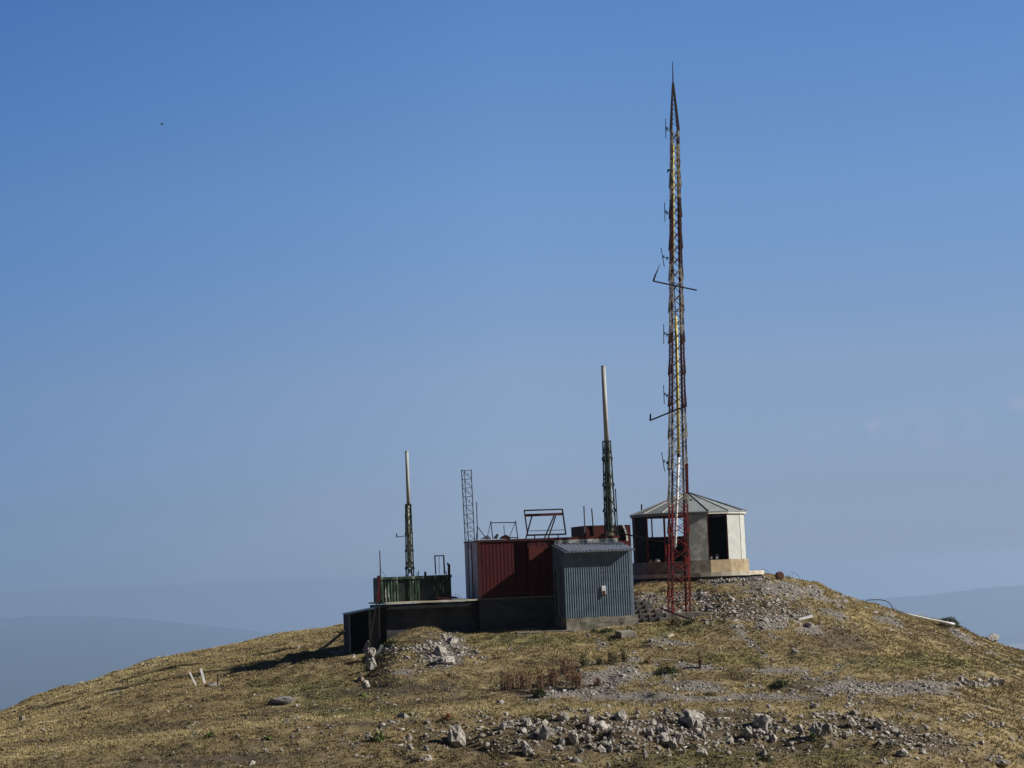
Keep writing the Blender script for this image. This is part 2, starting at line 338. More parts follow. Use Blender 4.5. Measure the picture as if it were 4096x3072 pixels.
def fastmesh(name,v,f,mat,attrs=None,kind='structure'):
    me=bpy.data.meshes.new(name); nf=len(f); k=f.shape[1]
    me.vertices.add(len(v)); me.vertices.foreach_set('co',np.ascontiguousarray(v,dtype=np.float32).ravel())
    me.loops.add(nf*k); me.loops.foreach_set('vertex_index',f.astype(np.int32).ravel())
    me.polygons.add(nf); me.polygons.foreach_set('loop_start',np.arange(0,nf*k,k,dtype=np.int32)); me.polygons.foreach_set('loop_total',np.full(nf,k,dtype=np.int32))
    me.update(calc_edges=True)
    for n,a in (attrs or {}).items():
        at2=me.attributes.new(n,'FLOAT','POINT'); at2.data.foreach_set('value',np.ascontiguousarray(a,dtype=np.float32))
    me.materials.append(mat); o=bpy.data.objects.new(name,me); col.objects.link(o)
    if kind: o['kind']=kind
    return o
nx,ny=len(XS),len(YA); I=np.arange(nx*ny).reshape(ny,nx)
quads=np.stack([I[:-1,:-1],I[:-1,1:],I[1:,1:],I[1:,:-1]],-1).reshape(-1,4)
ppx,ppy=projn(fx,np.maximum(fy,1),fz); vis=(fy>56)&(fy<103)
gv=np.where(vis,mask(GRAVEL,ppx,ppy),0); so=np.where(vis,np.maximum(mask(SOIL,ppx,ppy,.5)*.9,.5*np.clip((ppy-np.interp(ppx,PBX,PBY)-22)/25,0,1)*(.55+vnoise(ppx,ppy*2,60.)*1.2)),0); so=np.where(vis,np.clip(np.maximum(so,band(ppx,ppy,-44,13)*np.clip((2300-ppx)/400,0,1)*.95)-band(ppx,ppy,0,18)*.8,0,1),0); gr=np.where(vis,mask(GREEN,ppx,ppy,.5),0)*.7  # soil, plus a darker tone painting the shade of the bank below the lip
pl=np.clip((np.hypot(fx,fy)-400)/1500,0,1)
ground=fastmesh('ground',np.stack([fx,fy,fz],-1),quads,M['ground'],{'gravel':gv,'soil':so,'green':gr,'plain':pl})
ground.data.polygons.foreach_set('use_smooth',np.ones(len(quads),dtype=bool))
# far hills
def hills(cols,d0,d1,seed):
    n=160; m=40; P=[]
    for i in range(n):
        t=i/(n-1); px=cols[0][0]+(cols[-1][0]-cols[0][0])*t; py=np.interp(px,[c[0] for c in cols],[c[1] for c in cols])+noise.noise(Vector((px*.012,seed,0)))*5+noise.noise(Vector((px*.05,seed,0)))*2
        top=at(px,float(py),d1)
        a=top.x/top.y
        for j in range(m):
            q=j/(m-1); 
            if q<.8: w=q/.8; y=d0+(d1-d0)*w; k=w**1.2
            else: w=(q-.8)/.2; y=d1+w*4000; k=1-w
            z=-760+(top.z+760)*k+(noise.noise(Vector((a*y*.0006,y*.0006,seed)))*60*min(k,1-k)*2)
            P.append((a*y,y,z))
    I=np.arange(n*m).reshape(n,m); q=np.stack([I[:-1,:-1],I[1:,:-1],I[1:,1:],I[:-1,1:]],-1).reshape(-1,4)
    o=fastmesh('hills',np.array(P),q,M['hill']); o.data.polygons.foreach_set('use_smooth',np.ones(len(q),dtype=bool)); return o
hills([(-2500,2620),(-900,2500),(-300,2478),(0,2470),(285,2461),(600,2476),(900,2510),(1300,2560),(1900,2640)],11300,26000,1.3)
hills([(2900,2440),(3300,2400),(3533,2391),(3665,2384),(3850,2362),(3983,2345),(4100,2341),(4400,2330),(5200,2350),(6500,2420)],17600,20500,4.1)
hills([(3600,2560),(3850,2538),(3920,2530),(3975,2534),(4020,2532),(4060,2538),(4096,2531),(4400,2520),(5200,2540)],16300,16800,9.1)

# ------------------------------------------------------------------ grass, gravel (uncountable cover)
def tufts(n,y0,y1,sizef,seed):
    rg=np.random.default_rng(seed)
    x=rg.uniform(-.30,.30,n); Y=np.sqrt(rg.uniform(y0**2,y1**2,n)); x=x*Y
    z=zg(x,Y); px,py=projn(x,Y,z); g=mask(GRAVEL,px,py); s=mask(SOIL,px,py,.5); gn=mask(GREEN,px,py,.5)
    clump=vnoise(x,Y,.8)+vnoise(x,Y,.37)*.8
    keep=(rg.random(n)>g*.93)&(rg.random(n)>s*.55)&(clump+rg.normal(0,.15,n)>-.45)
    # not inside the buildings
    du=(x-O.x)*U.x+(Y-O.y)*U.y; dv=(x-O.x)*V.x+(Y-O.y)*V.y
    keep&=~((du>-6.3)&(du<6.3)&(dv>-.1)&(dv<4)); keep&=~((du>3.55)&(du<7.1)&(dv>-2.0)&(dv<.2))
    x,Y,z,s,gn,clump=[q[keep] for q in (x,Y,z,s,gn,clump)]; n=len(x)
    nb=5; h=(rg.uniform(.03,.07,n)*(1+.9*np.clip(clump,0,1)))*sizef; pb=band(px,py,0,18)[keep]; lo=np.clip((py-np.interp(px,PBX,PBY)-22)/25,0,1)[keep]; tone=np.clip(.5+.6*pb-.2*lo+.8*vnoise(x,Y*.6,7.)+.75*vnoise(x*.8,Y,1.3)+rg.normal(0,.05,n)-s*.3,0,1)  # grass below the lip toned down with the painted bank shade
    vs=np.zeros((n,nb,3,3)); 
    for b in range(nb):
        a=rg.uniform(0,2*np.pi,n); r=rg.uniform(0,.09,n)*sizef; lean=rg.uniform(.4,1.6,n)*h; w=rg.uniform(.012,.03,n)*sizef
        bx=x+np.cos(a)*r; by=Y+np.sin(a)*r; ca=rg.uniform(0,2*np.pi,n)
        vs[:,b,0]=np.stack([bx-np.cos(ca)*w,by-np.sin(ca)*w,z-.03],-1); vs[:,b,1]=np.stack([bx+np.cos(ca)*w,by+np.sin(ca)*w,z-.03],-1)
        vs[:,b,2]=np.stack([bx+np.cos(a)*lean,by+np.sin(a)*lean,z+h*rg.uniform(.6,1,n)],-1)
    v=vs.reshape(-1,3); f=np.arange(len(v)).reshape(-1,3)
    tn=np.clip(np.repeat(tone,nb*3)+rg.normal(0,.03,len(v)),0,1); gg=np.repeat(np.clip(gn*.75+.5*(vnoise(x,Y,2.6)+.32),0,1),nb*3)
    return v,f,tn,gg
v,f,tn,gg=tufts(240000,56.5,101,1.0,3)
grass=fastmesh('grass',v,f,M['grass'],{'tone':tn,'green':gg},kind='stuff'); tag(grass,'short dry yellow brown grass covering the hilltop','grass')
def hull(rg,n=12,sq=(1,1,.7)):
    bm=bmesh.new()
    for _ in range(n):
        p=rg.normal(size=3); p/=np.linalg.norm(p); p*=rg.uniform(.75,1.05); bm.verts.new((p[0]*sq[0],p[1]*sq[1],p[2]*sq[2]))
    r=bmesh.ops.convex_hull(bm,input=bm.verts)
    bmesh.ops.delete(bm,geom=[g for g in r['geom_interior'] if isinstance(g,bmesh.types.BMVert)],context='VERTS')
    bmesh.ops.triangulate(bm,faces=bm.faces); bmesh.ops.recalc_face_normals(bm,faces=bm.faces)
    bm.verts.ensure_lookup_table(); bm.verts.index_update()
    V_=np.array([v.co for v in bm.verts]); F_=np.array([[v.index for v in f.verts] for f in bm.faces]); bm.free(); return V_,F_
TPL=[hull(rng,9) for _ in range(10)]
def stones(x,Y,size,tone,seed):
    rg=np.random.default_rng(seed); z=zg(x,Y); vs=[];fs=[];tn=[];base=0
    for t in range(10):
        idx=np.arange(t,len(x),10); V_,F_=TPL[t]; k=len(idx)
        a=rg.uniform(0,6.28,k); c,s=np.cos(a)[:,None],np.sin(a)[:,None]; S=(size[idx]/2)[:,None]; zs=rg.uniform(.7,1.2,k)[:,None]
        X=(V_[None,:,0]*c-V_[None,:,1]*s)*S*1.15+x[idx][:,None]; YY=(V_[None,:,0]*s+V_[None,:,1]*c)*S+Y[idx][:,None]; ZZ=V_[None,:,2]*S*zs+z[idx][:,None]+S*.1
        vs.append(np.stack([X,YY,ZZ],-1).reshape(-1,3)); fs.append((F_[None]+(base+np.arange(k)*len(V_))[:,None,None]).reshape(-1,3)); tn.append(np.repeat(tone[idx],len(V_))); base+=k*len(V_)
    return np.concatenate(vs),np.concatenate(fs),np.concatenate(tn)
def sample(L,n,seed,thr=.5,extra=0.0):
    rg=np.random.default_rng(seed); x=rg.uniform(-.29,.29,n); Y=np.sqrt(rg.uniform(56.5**2,100**2,n)); x=x*Y; px,py=projn(x,Y,zg(x,Y)); m=mask(L,px,py)
    k=(m*.9+extra)>rg.random(n)*1.0; return x[k],Y[k],rg
x,Y,rg=sample(GRAVEL,150000,21,extra=-.05); k_=(vnoise(x,Y,.9)+vnoise(x,Y,.4)*.7+rg.normal(0,.15,len(x)))>-.55; x=x[k_]; Y=Y[k_]; n=len(x); sz=rg.lognormal(math.log(.085),.42,n).clip(.04,.3); px,py=projn(x,Y,zg(x,Y)); sz*=np.where((py>2780)&(py<2815),.65,1)
v1,f1,t1_=stones(x,Y,sz,np.clip(rg.normal(.52,.22,n),0,1),5)
x,Y,rg=sample([(2600,2930,850,70,0),(3550,2930,300,50,14),(1750,2610,130,60,0),(3000,2440,250,60,0)],170000,22,extra=-.1); n=len(x); sz=rg.lognormal(math.log(.1),.5,n).clip(.04,.34)
v2,f2,t2_=stones(x,Y,sz,np.clip(rg.normal(.55,.2,n),0,1),6)
x,Y,rg=sample([],9000,23,extra=.35); n=len(x); sz=rg.lognormal(math.log(.075),.45,n).clip(.04,.2)
v3,f3,t3_=stones(x,Y,sz,np.clip(rg.normal(.65,.2,n),0,1),7)
vv=np.concatenate([v1,v2,v3]); ff=np.concatenate([f1,f2+len(v1),f3+len(v1)+len(v2)])
gvl=fastmesh('gravel',vv,ff,M['gravel'],{'tone':np.concatenate([t1_,t2_,t3_])},kind='stuff'); tag(gvl,'loose grey limestone gravel and chips scattered over the slope','gravel')

# ------------------------------------------------------------------ rocks
def rockmesh(seed,jag=.12,sq=(1,1,.8)):
    rg=np.random.default_rng(seed); V_,F_=hull(rg,24,sq); bm=bmesh.new()
    vs=[bm.verts.new(p) for p in V_]; [bm.faces.new([vs[i] for i in f]) for f in F_]
    bmesh.ops.subdivide_edges(bm,edges=bm.edges[:],cuts=2,use_grid_fill=True)
    bmesh.ops.triangulate(bm,faces=bm.faces)
    for v in bm.verts:
        q=v.co*1.9+Vector((seed,0,0)); v.co+=Vector(noise.noise_vector(q))*jag+Vector(noise.noise_vector(q*2.6))*jag*.6
    bmesh.ops.recalc_face_normals(bm,faces=bm.faces)
    me=bpy.data.meshes.new('rock'); bm.to_mesh(me); bm.free(); return me
RM=[rockmesh(s,.15) for s in range(12)]
for me in RM: me.materials.append(M['rock'])
RP=[rockmesh(s+40,.16) for s in range(2)]
for me in RP: me.materials.append(M['rock_pink'])
def rock(px,py,w,h,label,group=None,mesh=None,name='rock',rz=None,p=None,sc_=None):
    p=p or gpt(px,py); s=p.y/F
    me=mesh or RM[random.randrange(12)]
    o=bpy.data.objects.new(name,me); col.objects.link(o)
    hw=(w*s/2) if not sc_ else sc_; hh=(h*s/2) if not sc_ else sc_*.8
    hh*=1.12; o.scale=(hw*1.05,hw*random.uniform(.75,1.05),hh*1.35); o.location=(p.x,p.y,p.z+hh*.36); o.rotation_euler=(random.uniform(-.25,.25),random.uniform(-.25,.25),random.uniform(0,6.28) if rz is None else rz)
    return tag(o,label,'rock',group)
NAMED=[(1830,2975,78,95,'large limestone boulder with shaded blue grey left face below the grassy lip'),
(2016,2922,34,38,'upright white rock with bright right face just right of the large shaded boulder'),
(2115,2905,38,42,'small pale rock at the left edge of the densest scree below the lip'),
(2178,2955,64,72,'arched pale outcrop left of the blue grey upright boulder in the scree'),
(2298,2968,58,78,'tall blue grey upright boulder in the middle of the foreground scree'),
(2355,2968,42,44,'slanting white rock just right of the tall blue grey boulder'),
(2593,2945,60,54,'white pointed rock at the upper left of the leaning pair in the scree'),
(2655,2972,60,52,'broad pale rock sloping down to the right in the central scree'),
(2615,2908,30,40,'thin upright pale rock above the white pointed rock'),
(2770,2890,115,70,'wide cracked limestone outcrop high on the bank under the grassy lip'),
(2812,2950,34,38,'round grey rock below the wide cracked outcrop'),
(2925,2978,28,34,'round white rock standing alone on brown soil right of the scree'),
(3050,2905,92,62,'blocky grey outcrop in shade at the right end of the scree'),
(3276,2940,80,72,'large angular boulder with dark left face and white right edge'),
(3258,2832,44,24,'flat beige rock on the grassy lip above the large angular boulder'),
(3418,2856,40,20,'low grey rock in the dark hollow at the right'),
(3576,2935,48,26,'pair shaped pale rock in the shaded hollow at the right'),
(3535,3062,42,36,'rounded pale rock at the bottom edge of the photo right of centre'),
(4007,3060,74,34,'knobbly white rock at the bottom right corner'),
(3970,2562,74,36,'dark jagged rock on the right skyline beyond the green bush'),
(2305,3050,50,30,'rounded pale boulder at the bottom edge in the grass'),
(1467,2752,42,42,'white rock with long shadow below the ruined lean-to'),
(1468,2612,46,66,'upper boulder of the white edged heap beside the lean-to doorway'),(1484,2642,52,72,'middle boulder of the white edged heap beside the lean-to doorway'),(1490,2676,54,62,'lowest boulder of the white edged heap beside the lean-to doorway'),(1462,2584,34,26,'topmost white rock of the heap beside the lean-to doorway'),(1545,2610,30,26,'pale rock right of the leaning grey green board'),(1570,2592,24,20,'small pale rock in the grass right of the leaning board'),
(1412,2634,26,22,'small pale rock in shadow at the foot of the lean-to doorway'),
(1806,2575,64,40,'pale outcrop just below the dark concrete wall'),
(1763,2618,56,50,'upper boulder of the outcrop below the concrete wall with shaded left side'),
(1782,2655,96,40,'wide cracked rock at the foot of the outcrop below the concrete wall'),
(1137,2816,140,38,'long flat limestone slab lying in the grass on the left slope'),
(1005,3066,52,30,'pale rock at the bottom edge left of centre'),
(1066,3012,24,28,'small upright white rock above the pale rock at the bottom edge'),
(323,2736,32,14,'dark and pale stone on the left skyline furthest left'),
(855,2742,60,14,'flat pale stones beside the two leaning white stakes'),
(1637,2962,32,26,'upper of two grey rocks left of the large shaded boulder'),
(1640,3000,42,30,'lower of two grey rocks left of the large shaded boulder'),
(3235,2512,50,28,'grey rock under the white tube on the right slope'),
(3383,2952,36,34,'grey rock just right of the large angular boulder'),
(3332,2990,30,30,'pinkish white rock below right of the large angular boulder'),
(2925,2405,34,30,'dark grey rock on the slope right of the red lattice mast'),
]
for (px,py,w,h,lb) in NAMED: rock(px,py,w,h,lb,mesh=(RP[0] if 'pinkish' in lb else None))
rock(1441,2722,42,24,'orange tinted rock just above the white rock below the lean-to',mesh=RP[1])
FG=[(2352,2926,22,24),(2391,2938,24,24),(2450,2932,24,24),(2478,2884,22,26),(2193,3014,22,24),(2433,3066,20,22),(2787,2966,30,20),(3083,2950,26,32),(3476,2952,22,24),(2240,3000,40,26),(2410,3010,50,40),(1473,2948,28,16),(1700,3050,50,22),(1950,2990,30,24)]
for a in FG: rock(*a,'pale grey limestone rock strewn over the bank below the grassy lip','limestone rocks on the bank below the grassy lip')
k=0; rr_=random.Random(5)
while k<215:
    px=rr_.gauss(2650,480) if k%4 else rr_.uniform(1350,4000); py=rr_.gauss(2945,45)
    if not(2868<py<3068 and 1300<px<4050): continue
    w=rr_.choice([12,14,16,18,22,28,36,46])*rr_.uniform(.8,1.2); rock(px,py,w,w*rr_.uniform(.6,1.1),'pale grey limestone rock strewn over the bank below the grassy lip','limestone rocks on the bank below the grassy lip'); k+=1
SL=[(3381,2408,24,14),(3564,2524,20,14),(3805,2618,16,10),(3175,2604,28,14),(3820,2530,44,20),(3850,2545,30,16),(4033,2592,30,10),(3460,2440,30,16),(3500,2455,34,14),(3640,2540,26,12),(3560,2470,24,14),(2880,2600,16,10),(3000,2590,20,10),(3280,2440,18,10),(3340,2500,20,12),(4085,2642,24,18),(3240,2600,14,8),(3130,2560,14,8)]
for a in SL: rock(*a,'weathered pale stone lying in the dry grass of the right hand slope','stones in the grass of the right slope')
LS=[(570,2658,30,10),(634,2632,26,14),(665,2628,22,10),(690,2622,20,8),(747,2776,20,12),(790,2778,22,10),(672,2850,16,12),(170,2922,18,9),(80,2928,22,6),(692,3018,12,14),(594,2862,9,6),(1126,3004,24,14),(524,2862,12,6)]
for a in LS: rock(*a,'small pale stone lying in the grass of the left hand slope','stones in the grass of the left slope')
for i in range(14):
    rock(3835+i*11+rr_.uniform(-4,4),2742+rr_.uniform(-16,12),rr_.uniform(24,38),rr_.uniform(20,32),'angular stone in the low rubble pile on the right gravel patch','rubble pile on the right gravel patch')
for i in range(26):
    rock(2790+i*11.5,2326+rr_.uniform(-4,8)-(i*.3),18,16,'rough stone packed under the edge of the round booth slab','stones packed under the booth slab')
for i in range(40):
    rock(rr_.uniform(2560,2790),rr_.uniform(2375,2445),rr_.uniform(9,18),rr_.uniform(8,14),'broken stone in the rubble behind the red lattice mast','rubble stones behind the red lattice mast',mesh=(RP[1] if i%3==0 else None))

# ------------------------------------------------------------------ plants
def leafy(parent_name,p,w,h,n,mat,label,cat,kind='bush',group=None,seed=0,lw=.03):
    rg=np.random.default_rng(seed); vs=[];tn=[]
    root=empty(parent_name,p,label,cat,group)
    st=MB()
    if kind=='weed':
        for i in range(n):
            a=rg.uniform(0,6.28); r=rg.uniform(0,.5)*w; b=Vector((math.cos(a)*r,math.sin(a)*r,-.05)); hh=h*rg.uniform(.45,1); t=b+Vector((rg.normal(0,.06)*hh,rg.normal(0,.06)*hh,hh))
            st.tube([p+b,p+t],[.012,.006],3)
            for j in range(9):
                q=b.lerp(t,rg.uniform(.25,1)); d=Vector(rg.normal(size=3))*.09; e=Vector((rg.normal(),rg.normal(),0)).normalized()*lw*.6
                vs+= [q-e,q+e,q+d+Vector((0,0,.05))]; tn+=[rg.random()]*3
    else:
        for i in range(6):
            a=rg.uniform(0,6.28); st.tube([p+Vector((0,0,-.05)),p+Vector((math.cos(a)*w*.3,math.sin(a)*w*.3,h*.6))],[.02,.008],4)
        for i in range(n):
            d=Vector(rg.normal(size=3)).normalized(); rr=rg.uniform(.4,1)**.5; lump=1+.35*noise.noise(d*2.3+Vector((seed,0,0)))
            q=Vector((d.x*w/2*rr*lump,d.y*w/2*rr*lump,abs(d.z)*h*rr*lump)); a=Vector(rg.normal(size=3)).normalized()*lw*1.6; b=Vector(rg.normal(size=3)).normalized()*lw
            vs+= [q-b,q+b,q+a*1.5]; tn+=[min(1,max(0,rg.normal(.5,.25)))]*3
    vs=np.array([tuple(v) for v in vs]); o=fastmesh('foliage',vs,np.arange(len(vs)).reshape(-1,3),mat,{'tone':np.array(tn)},kind=None); o.parent=root
    st.build('stem',mat if kind=='weed' else M['wood'],root)
    return root
i=0
for (px,py,w,h,k,lb) in [(2035,2765,.7,.9,'weed_red','rusty brown dry weed clump furthest left beside the gravel mound'),(2095,2760,.8,.95,'weed_red','dense rusty brown weed clump second from the left'),(2165,2770,.6,.95,'weed_red','red brown weed clump above the dark green tussock'),(2215,2745,.6,.8,'weed_red','sparse red stalks behind the weed clumps'),(2285,2735,.7,1.0,'weed_red','tall rusty weed clump at the left end of the gravel mound'),(2312,2755,.5,.8,'weed_red','reddish weed clump growing in the gravel in front of the tall one'),
 (2260,2700,.4,.7,'weed_red','thin brown stalks behind the tall rusty weed clump'),(2340,2672,.45,.65,'weed_olive','olive green upright weed behind the gravel mound'),(2402,2665,.3,.4,'weed_olive','short olive weed right of the olive green upright one'),(2455,2655,.45,.55,'weed_olive','brown green weed clump above the gravel mound'),(2495,2645,.3,.5,'weed_olive','thin olive weed at the right end of the weed row'),(2800,2678,.12,.9,'weed_red','single tall thin dry stalk on the slope'),(2390,2750,.35,.4,'weed_red','small red weed growing in the gravel mound'),(2585,2660,.3,.35,'weed_red','small reddish weed at the top of the gravel mound')]:
    leafy('weed_plant',gpt(px,py),w,h,int(10+w*34),M[k],lb,'weed','weed',seed=i,group='dry weeds around the gravel mound'); i+=1
for (px,py,w,h,n,k,lb) in [(3795,2512,1.15,.6,1300,'shrub','dark green bush on the right skyline beside the white pole'),(2668,2694,.95,.24,700,'shrub','low dark green bush at the right end of the gravel mound'),(2158,2790,.5,.32,500,'shrub','dark green tussock below the rusty weeds'),(3125,2748,.7,.25,600,'shrub','low green bush in the gravel hollow on the right'),(2705,2500,.55,.3,400,'weed_olive','green plants growing against the mast footing'),(2755,2505,.4,.3,300,'shrub','darker green plant at the right of the mast footing'),(2430,2530,.6,.18,350,'shrub','green weeds at the foot of the blue shed plinth'),(2375,2532,.4,.14,250,'weed_olive','yellow green weeds left of the step block'),(2170,2880,.5,.15,350,'weed_olive','flat green cushion on the grassy lip'),(2840,2785,.5,.12,250,'weed_olive','green patch plant in the gravel strip'),(3065,3046,.4,.2,250,'weed_olive','olive tussock near the bottom edge')]:
    leafy('bush',gpt(px,py),w,h,n,M[k],lb,'bush','bush',seed=i,group='green bushes and cushions'); i+=1
for (px,py,w,h,lb) in [(1452,2790,.35,.16,'yellow green leafy plant below the white rock'),(1518,2965,.4,.3,'yellow green plant with a tall seed stalk in the foreground left'),(3255,2965,.35,.2,'bright green leafy plant below the large angular boulder'),(842,2950,.3,.14,'small bright green plant on the left slope'),(1075,2965,.3,.14,'green leafy plant near the small upright white rock')]:
    leafy('leafy_plant',gpt(px,py),w,h,130,M['leaf'],lb,'plant','bush',seed=i,group='bright green leafy plants',lw=.045); i+=1
leafy('dead_shrub',gpt(3158,2318),.4,.22,26,M['dead'],'pale dead twigs beside the round rusty drum on the skyline','shrub','weed',seed=i,lw=.01)

# ------------------------------------------------------------------ main red container building
Lc=uz(2473,2139,0)[0]; H=uz(1910,2162,0)[1]; D=2.5
print('Lc',Lc,'H',H)
hut=empty('red_cabin',W(0,0,0),'long dark red metal cabin on a concrete base with pale doorway in its left end','cabin')
cut=[uz(2056,2250,0)[0],uz(2112,2250,0)[0]]
MB().corr(W(.09,0,.03),U,Z,-V,cut[0]-.09,H-.11,.17,.005,.03).build('front_wall',M['red'],hut); mb=MB(); mb.corr(W(cut[1],0,.03),U,Z,-V,Lc-cut[1]-.05,H-.11,.3,.008,.03); mb.build('front_wall',M['red'],hut)
MB().bbox(cut[0],cut[1],.2,.24,.03,H-.08).build('recessed_panel',M['red'],hut)
MB().bbox(-.04,.09,-.04,.06,0,H-.02).build('corner_post',M['darkred'],hut); mb=MB(); mb.bbox(Lc-.06,Lc+.03,-.04,.06,0,H-.02); mb.build('corner_post',M['darkred'],hut)
ue=uz(2200,2150,0)[0]; MB().bbox(-.06,ue,-.05,.05,H-.09,H+.012).build('roof_edge',M['darkred'],hut); MB().bbox(ue+.002,Lc+.05,-.07,.05,H-.1,H+.015).build('roof_edge',M['rust'],hut)  # left piece darker, right piece brighter: shade and sun put into the colour
MB().bbox(-.05,Lc+.02,.052,D+.05,H-.06,H).build('roof',M['rust'],hut)
MB().bbox(-.02,Lc,D-.02,D+.02,0,H-.062).build('back_wall',M['red'],hut)
MB().bbox(Lc-.03,Lc+.005,.07,D-.03,0,H-.062).build('side_wall',M['rust'],hut)
# left end: panels, opening with pale door
mb=MB(); mb.bbox(-.03,.02,.062,1.05,0,H-.062); mb.bbox(-.03,.02,1.75,D-.022,0,H-.062); mb.bbox(-.03,.02,1.05,1.75,H-.3,H-.062); mb.build('end_wall',M['purple'],hut)
MB().bbox(-.05,0.0,1.2,1.62,.02,H-.32).build('door',M['white'],hut,bevel=.01)
mb=MB(); mb.bbox(-.06,-.032,1.05,1.12,0,H-.1); mb.bbox(-.06,-.032,1.68,1.75,0,H-.1); mb.build('door_frame',M['darkred'],hut)
MB().bbox(.3,.33,1.05,1.75,0,H-.3).build('inner_board',M['black'],hut)
a=uz(2111.7,2186,0); b=uz(2175,2238,0); MB().bbox(a[0]+.02,b[0],-.06,-.036,b[1],a[1]).build('shutter_panel',M['red_faded'],hut,label='faded red hatch panel')
a=uz(2262,2149,0); b=uz(2472,2172,0); MB().bbox(a[0]-.55,Lc-.06,-.075,-.03,b[1]-.15,H-.105).build('grey_trim_board',M['zincwall'],hut)
gz=-2.4
base=MB().bbox(-.02,Lc+.1,.02,D+.2,gz,-.04); base.build('base_wall',M['concrete_shaded'],hut,rough=.03,cuts=8)
MB().bbox(-.05,Lc+.12,-.05,D+.25,-.045,-.002).build('base_cap',M['concrete'],hut)
# ------------------------------------------------------------------ low concrete store with slab roof, left
uL=uz(1546,2411,0)[0]
st=empty('concrete_store',W(uL,0,-1.6),'long low concrete building with flat slab roof left of the red cabin','building')
MB().bbox(uL,-.06,.5,4.0,gz,-.14).build('wall',M['concrete_shaded'],st,rough=.03,cuts=9)
MB().bbox(uL-.04,-.052,-.02,4.1,-.075,0).build('roof_slab',M['concrete_pale'],st,rough=.015,cuts=12)
MB().bbox(uL-.1,-.06,.03,.1,-.32,-.09).build('slab_beam',M['black'],st)
# lean-to at the far left
SL_=.42
def slant(px,py):
    S=(-U+V*SL_).normalized(); nrm=S.cross(Z); P0=W(uL,0,0); d=ray(px,py); t=P0.dot(nrm)/d.dot(nrm); q=d*t-O; return q.dot(U),q.z
uA,zA=slant(1396,2455); zB=-.10
WW=W
def W(u,v,z): return WW(u,v+(max(0,uL-u)*SL_ if u<uL+.01 else 0),z)
lt=empty('ruined_lean_to',WW(uA,0,zA-1.6),'ruined dark lean-to with sloping sheet roof and open doorway at the left end','shed')
def rz_(u): return zA+(zB-zA)*(u-uA)/(uL-uA)
mb=MB(); mb.hexa([W(uA-.05,-.1,rz_(uA)-.03),W(uL+.25,-.1,zB-.03),W(uL+.25,1.55,zB-.03),W(uA-.05,1.55,rz_(uA)-.03),W(uA-.05,-.1,rz_(uA)),W(uL+.25,-.1,zB),W(uL+.25,1.55,zB),W(uA-.05,1.55,rz_(uA))]); mb.build('roof_sheet',M['galv'],lt)
def post(u0_,u1_,mat,name,v0=0,v1=.12): 
    MB().hexa([W(u0_,v0,gz-.3),W(u1_,v0,gz-.3),W(u1_,v1,gz-.3),W(u0_,v1,gz-.3),W(u0_,v0,rz_(u0_)-.035),W(u1_,v0,rz_(u1_)-.035),W(u1_,v1,rz_(u1_)-.035),W(u0_,v1,rz_(u0_)-.035)]).build(name,mat,lt)
ux=lambda px:slant(px,2500)[0]
post(uA,ux(1401)-.005,M['board'],'door_post') if 0 else post(uA,ux(1401),M['board'],'door_post'); post(ux(1477),ux(1484.5),M['board'],'door_post'); post(ux(1485),ux(1517),M['concrete_shaded'],'front_board',v1=.1); post(ux(1520),ux(1545),M['black'],'front_board',v0=.03,v1=.09)
mb=MB(); a0,a1=ux(1401.5),ux(1476.5); mb.hexa([W(a0,.02,rz_(a0)-.2),W(a1,.02,rz_(a1)-.2),W(a1,.08,rz_(a1)-.2),W(a0,.08,rz_(a0)-.2),W(a0,.02,rz_(a0)-.035),W(a1,.02,rz_(a1)-.035),W(a1,.08,rz_(a1)-.035),W(a0,.08,rz_(a0)-.035)]); mb.build('lintel',M['black'],lt)
MB().bbox(uA,uA+.05,.125,1.5,gz-.3,zA-.04).build('side_wall',M['int'],lt); MB().bbox(uA+.07,uL+.1,1.42,1.5,gz-.3,zA-.04).build('back_wall',M['black'],lt)
MB().bbox(ux(1517)-.3,uL-.01,.1,.2,gz-.3,zA-.04).build('inner_wall',M['black'],lt)
W=WW
YL=lambda px:hitv(px,2500,0).y
p1=hitv(1376,2524,.1); p2=gpt(1298,2590); MB().beam(p1,p2,.09,.09).build('leaning_beam',M['darkred'],None,label='dark rusty beam propped against the left end of the lean-to',cat='beam')
MB().beam(hitv(1376,2540,.6),hitv(1346,2524,.6),.06).build('short_bar',M['dark'],lt)
# ------------------------------------------------------------------ green box on the slab
gvv=.75; g0,gz0=uz(1523,2402,gvv); g1,gzt=uz(1803,2300,gvv); g0t,gztl=uz(1522,2308,gvv)
gb=empty('green_cabin',W(g0,gvv,0),'low peeling dark green metal cabin standing on the concrete slab roof','cabin')
hG=.5*(gzt+gztl)
pf=lambda a,b:(g0+(g1-g0)*a,g0+(g1-g0)*b)
mb=MB()
for (a,b,pt,dp) in [(0,.25,.14,.03),(.39,.55,.12,.035),(.75,1,.13,.03)]:
    q0,q1=pf(a,b); MB().corr(W(q0,gvv,.0),U,Z,-V,q1-q0,hG-.12,pt,dp,.03).build('front_wall',M['green'],gb)
q0,q1=pf(.25,.39); MB().bbox(q0,q1,gvv+.03,gvv+.07,.01,hG-.13).build('shutter',M['green_mast'],gb)
q0,q1=pf(.55,.75); MB().bbox(q0,q1,gvv+.02,gvv+.06,.01,hG-.13).build('door',M['int'],gb)
mb=MB(); mb.bbox(g0-.04,g1+.04,gvv-.06,gvv+.06,hG-.12,hG+.0); mb.build('top_rail',M['green'],gb,rough=.01,cuts=6)
MB().bbox(g0,g1,gvv+.061,gvv+1.6,hG-.05,hG-.01).build('roof',M['green'],gb)
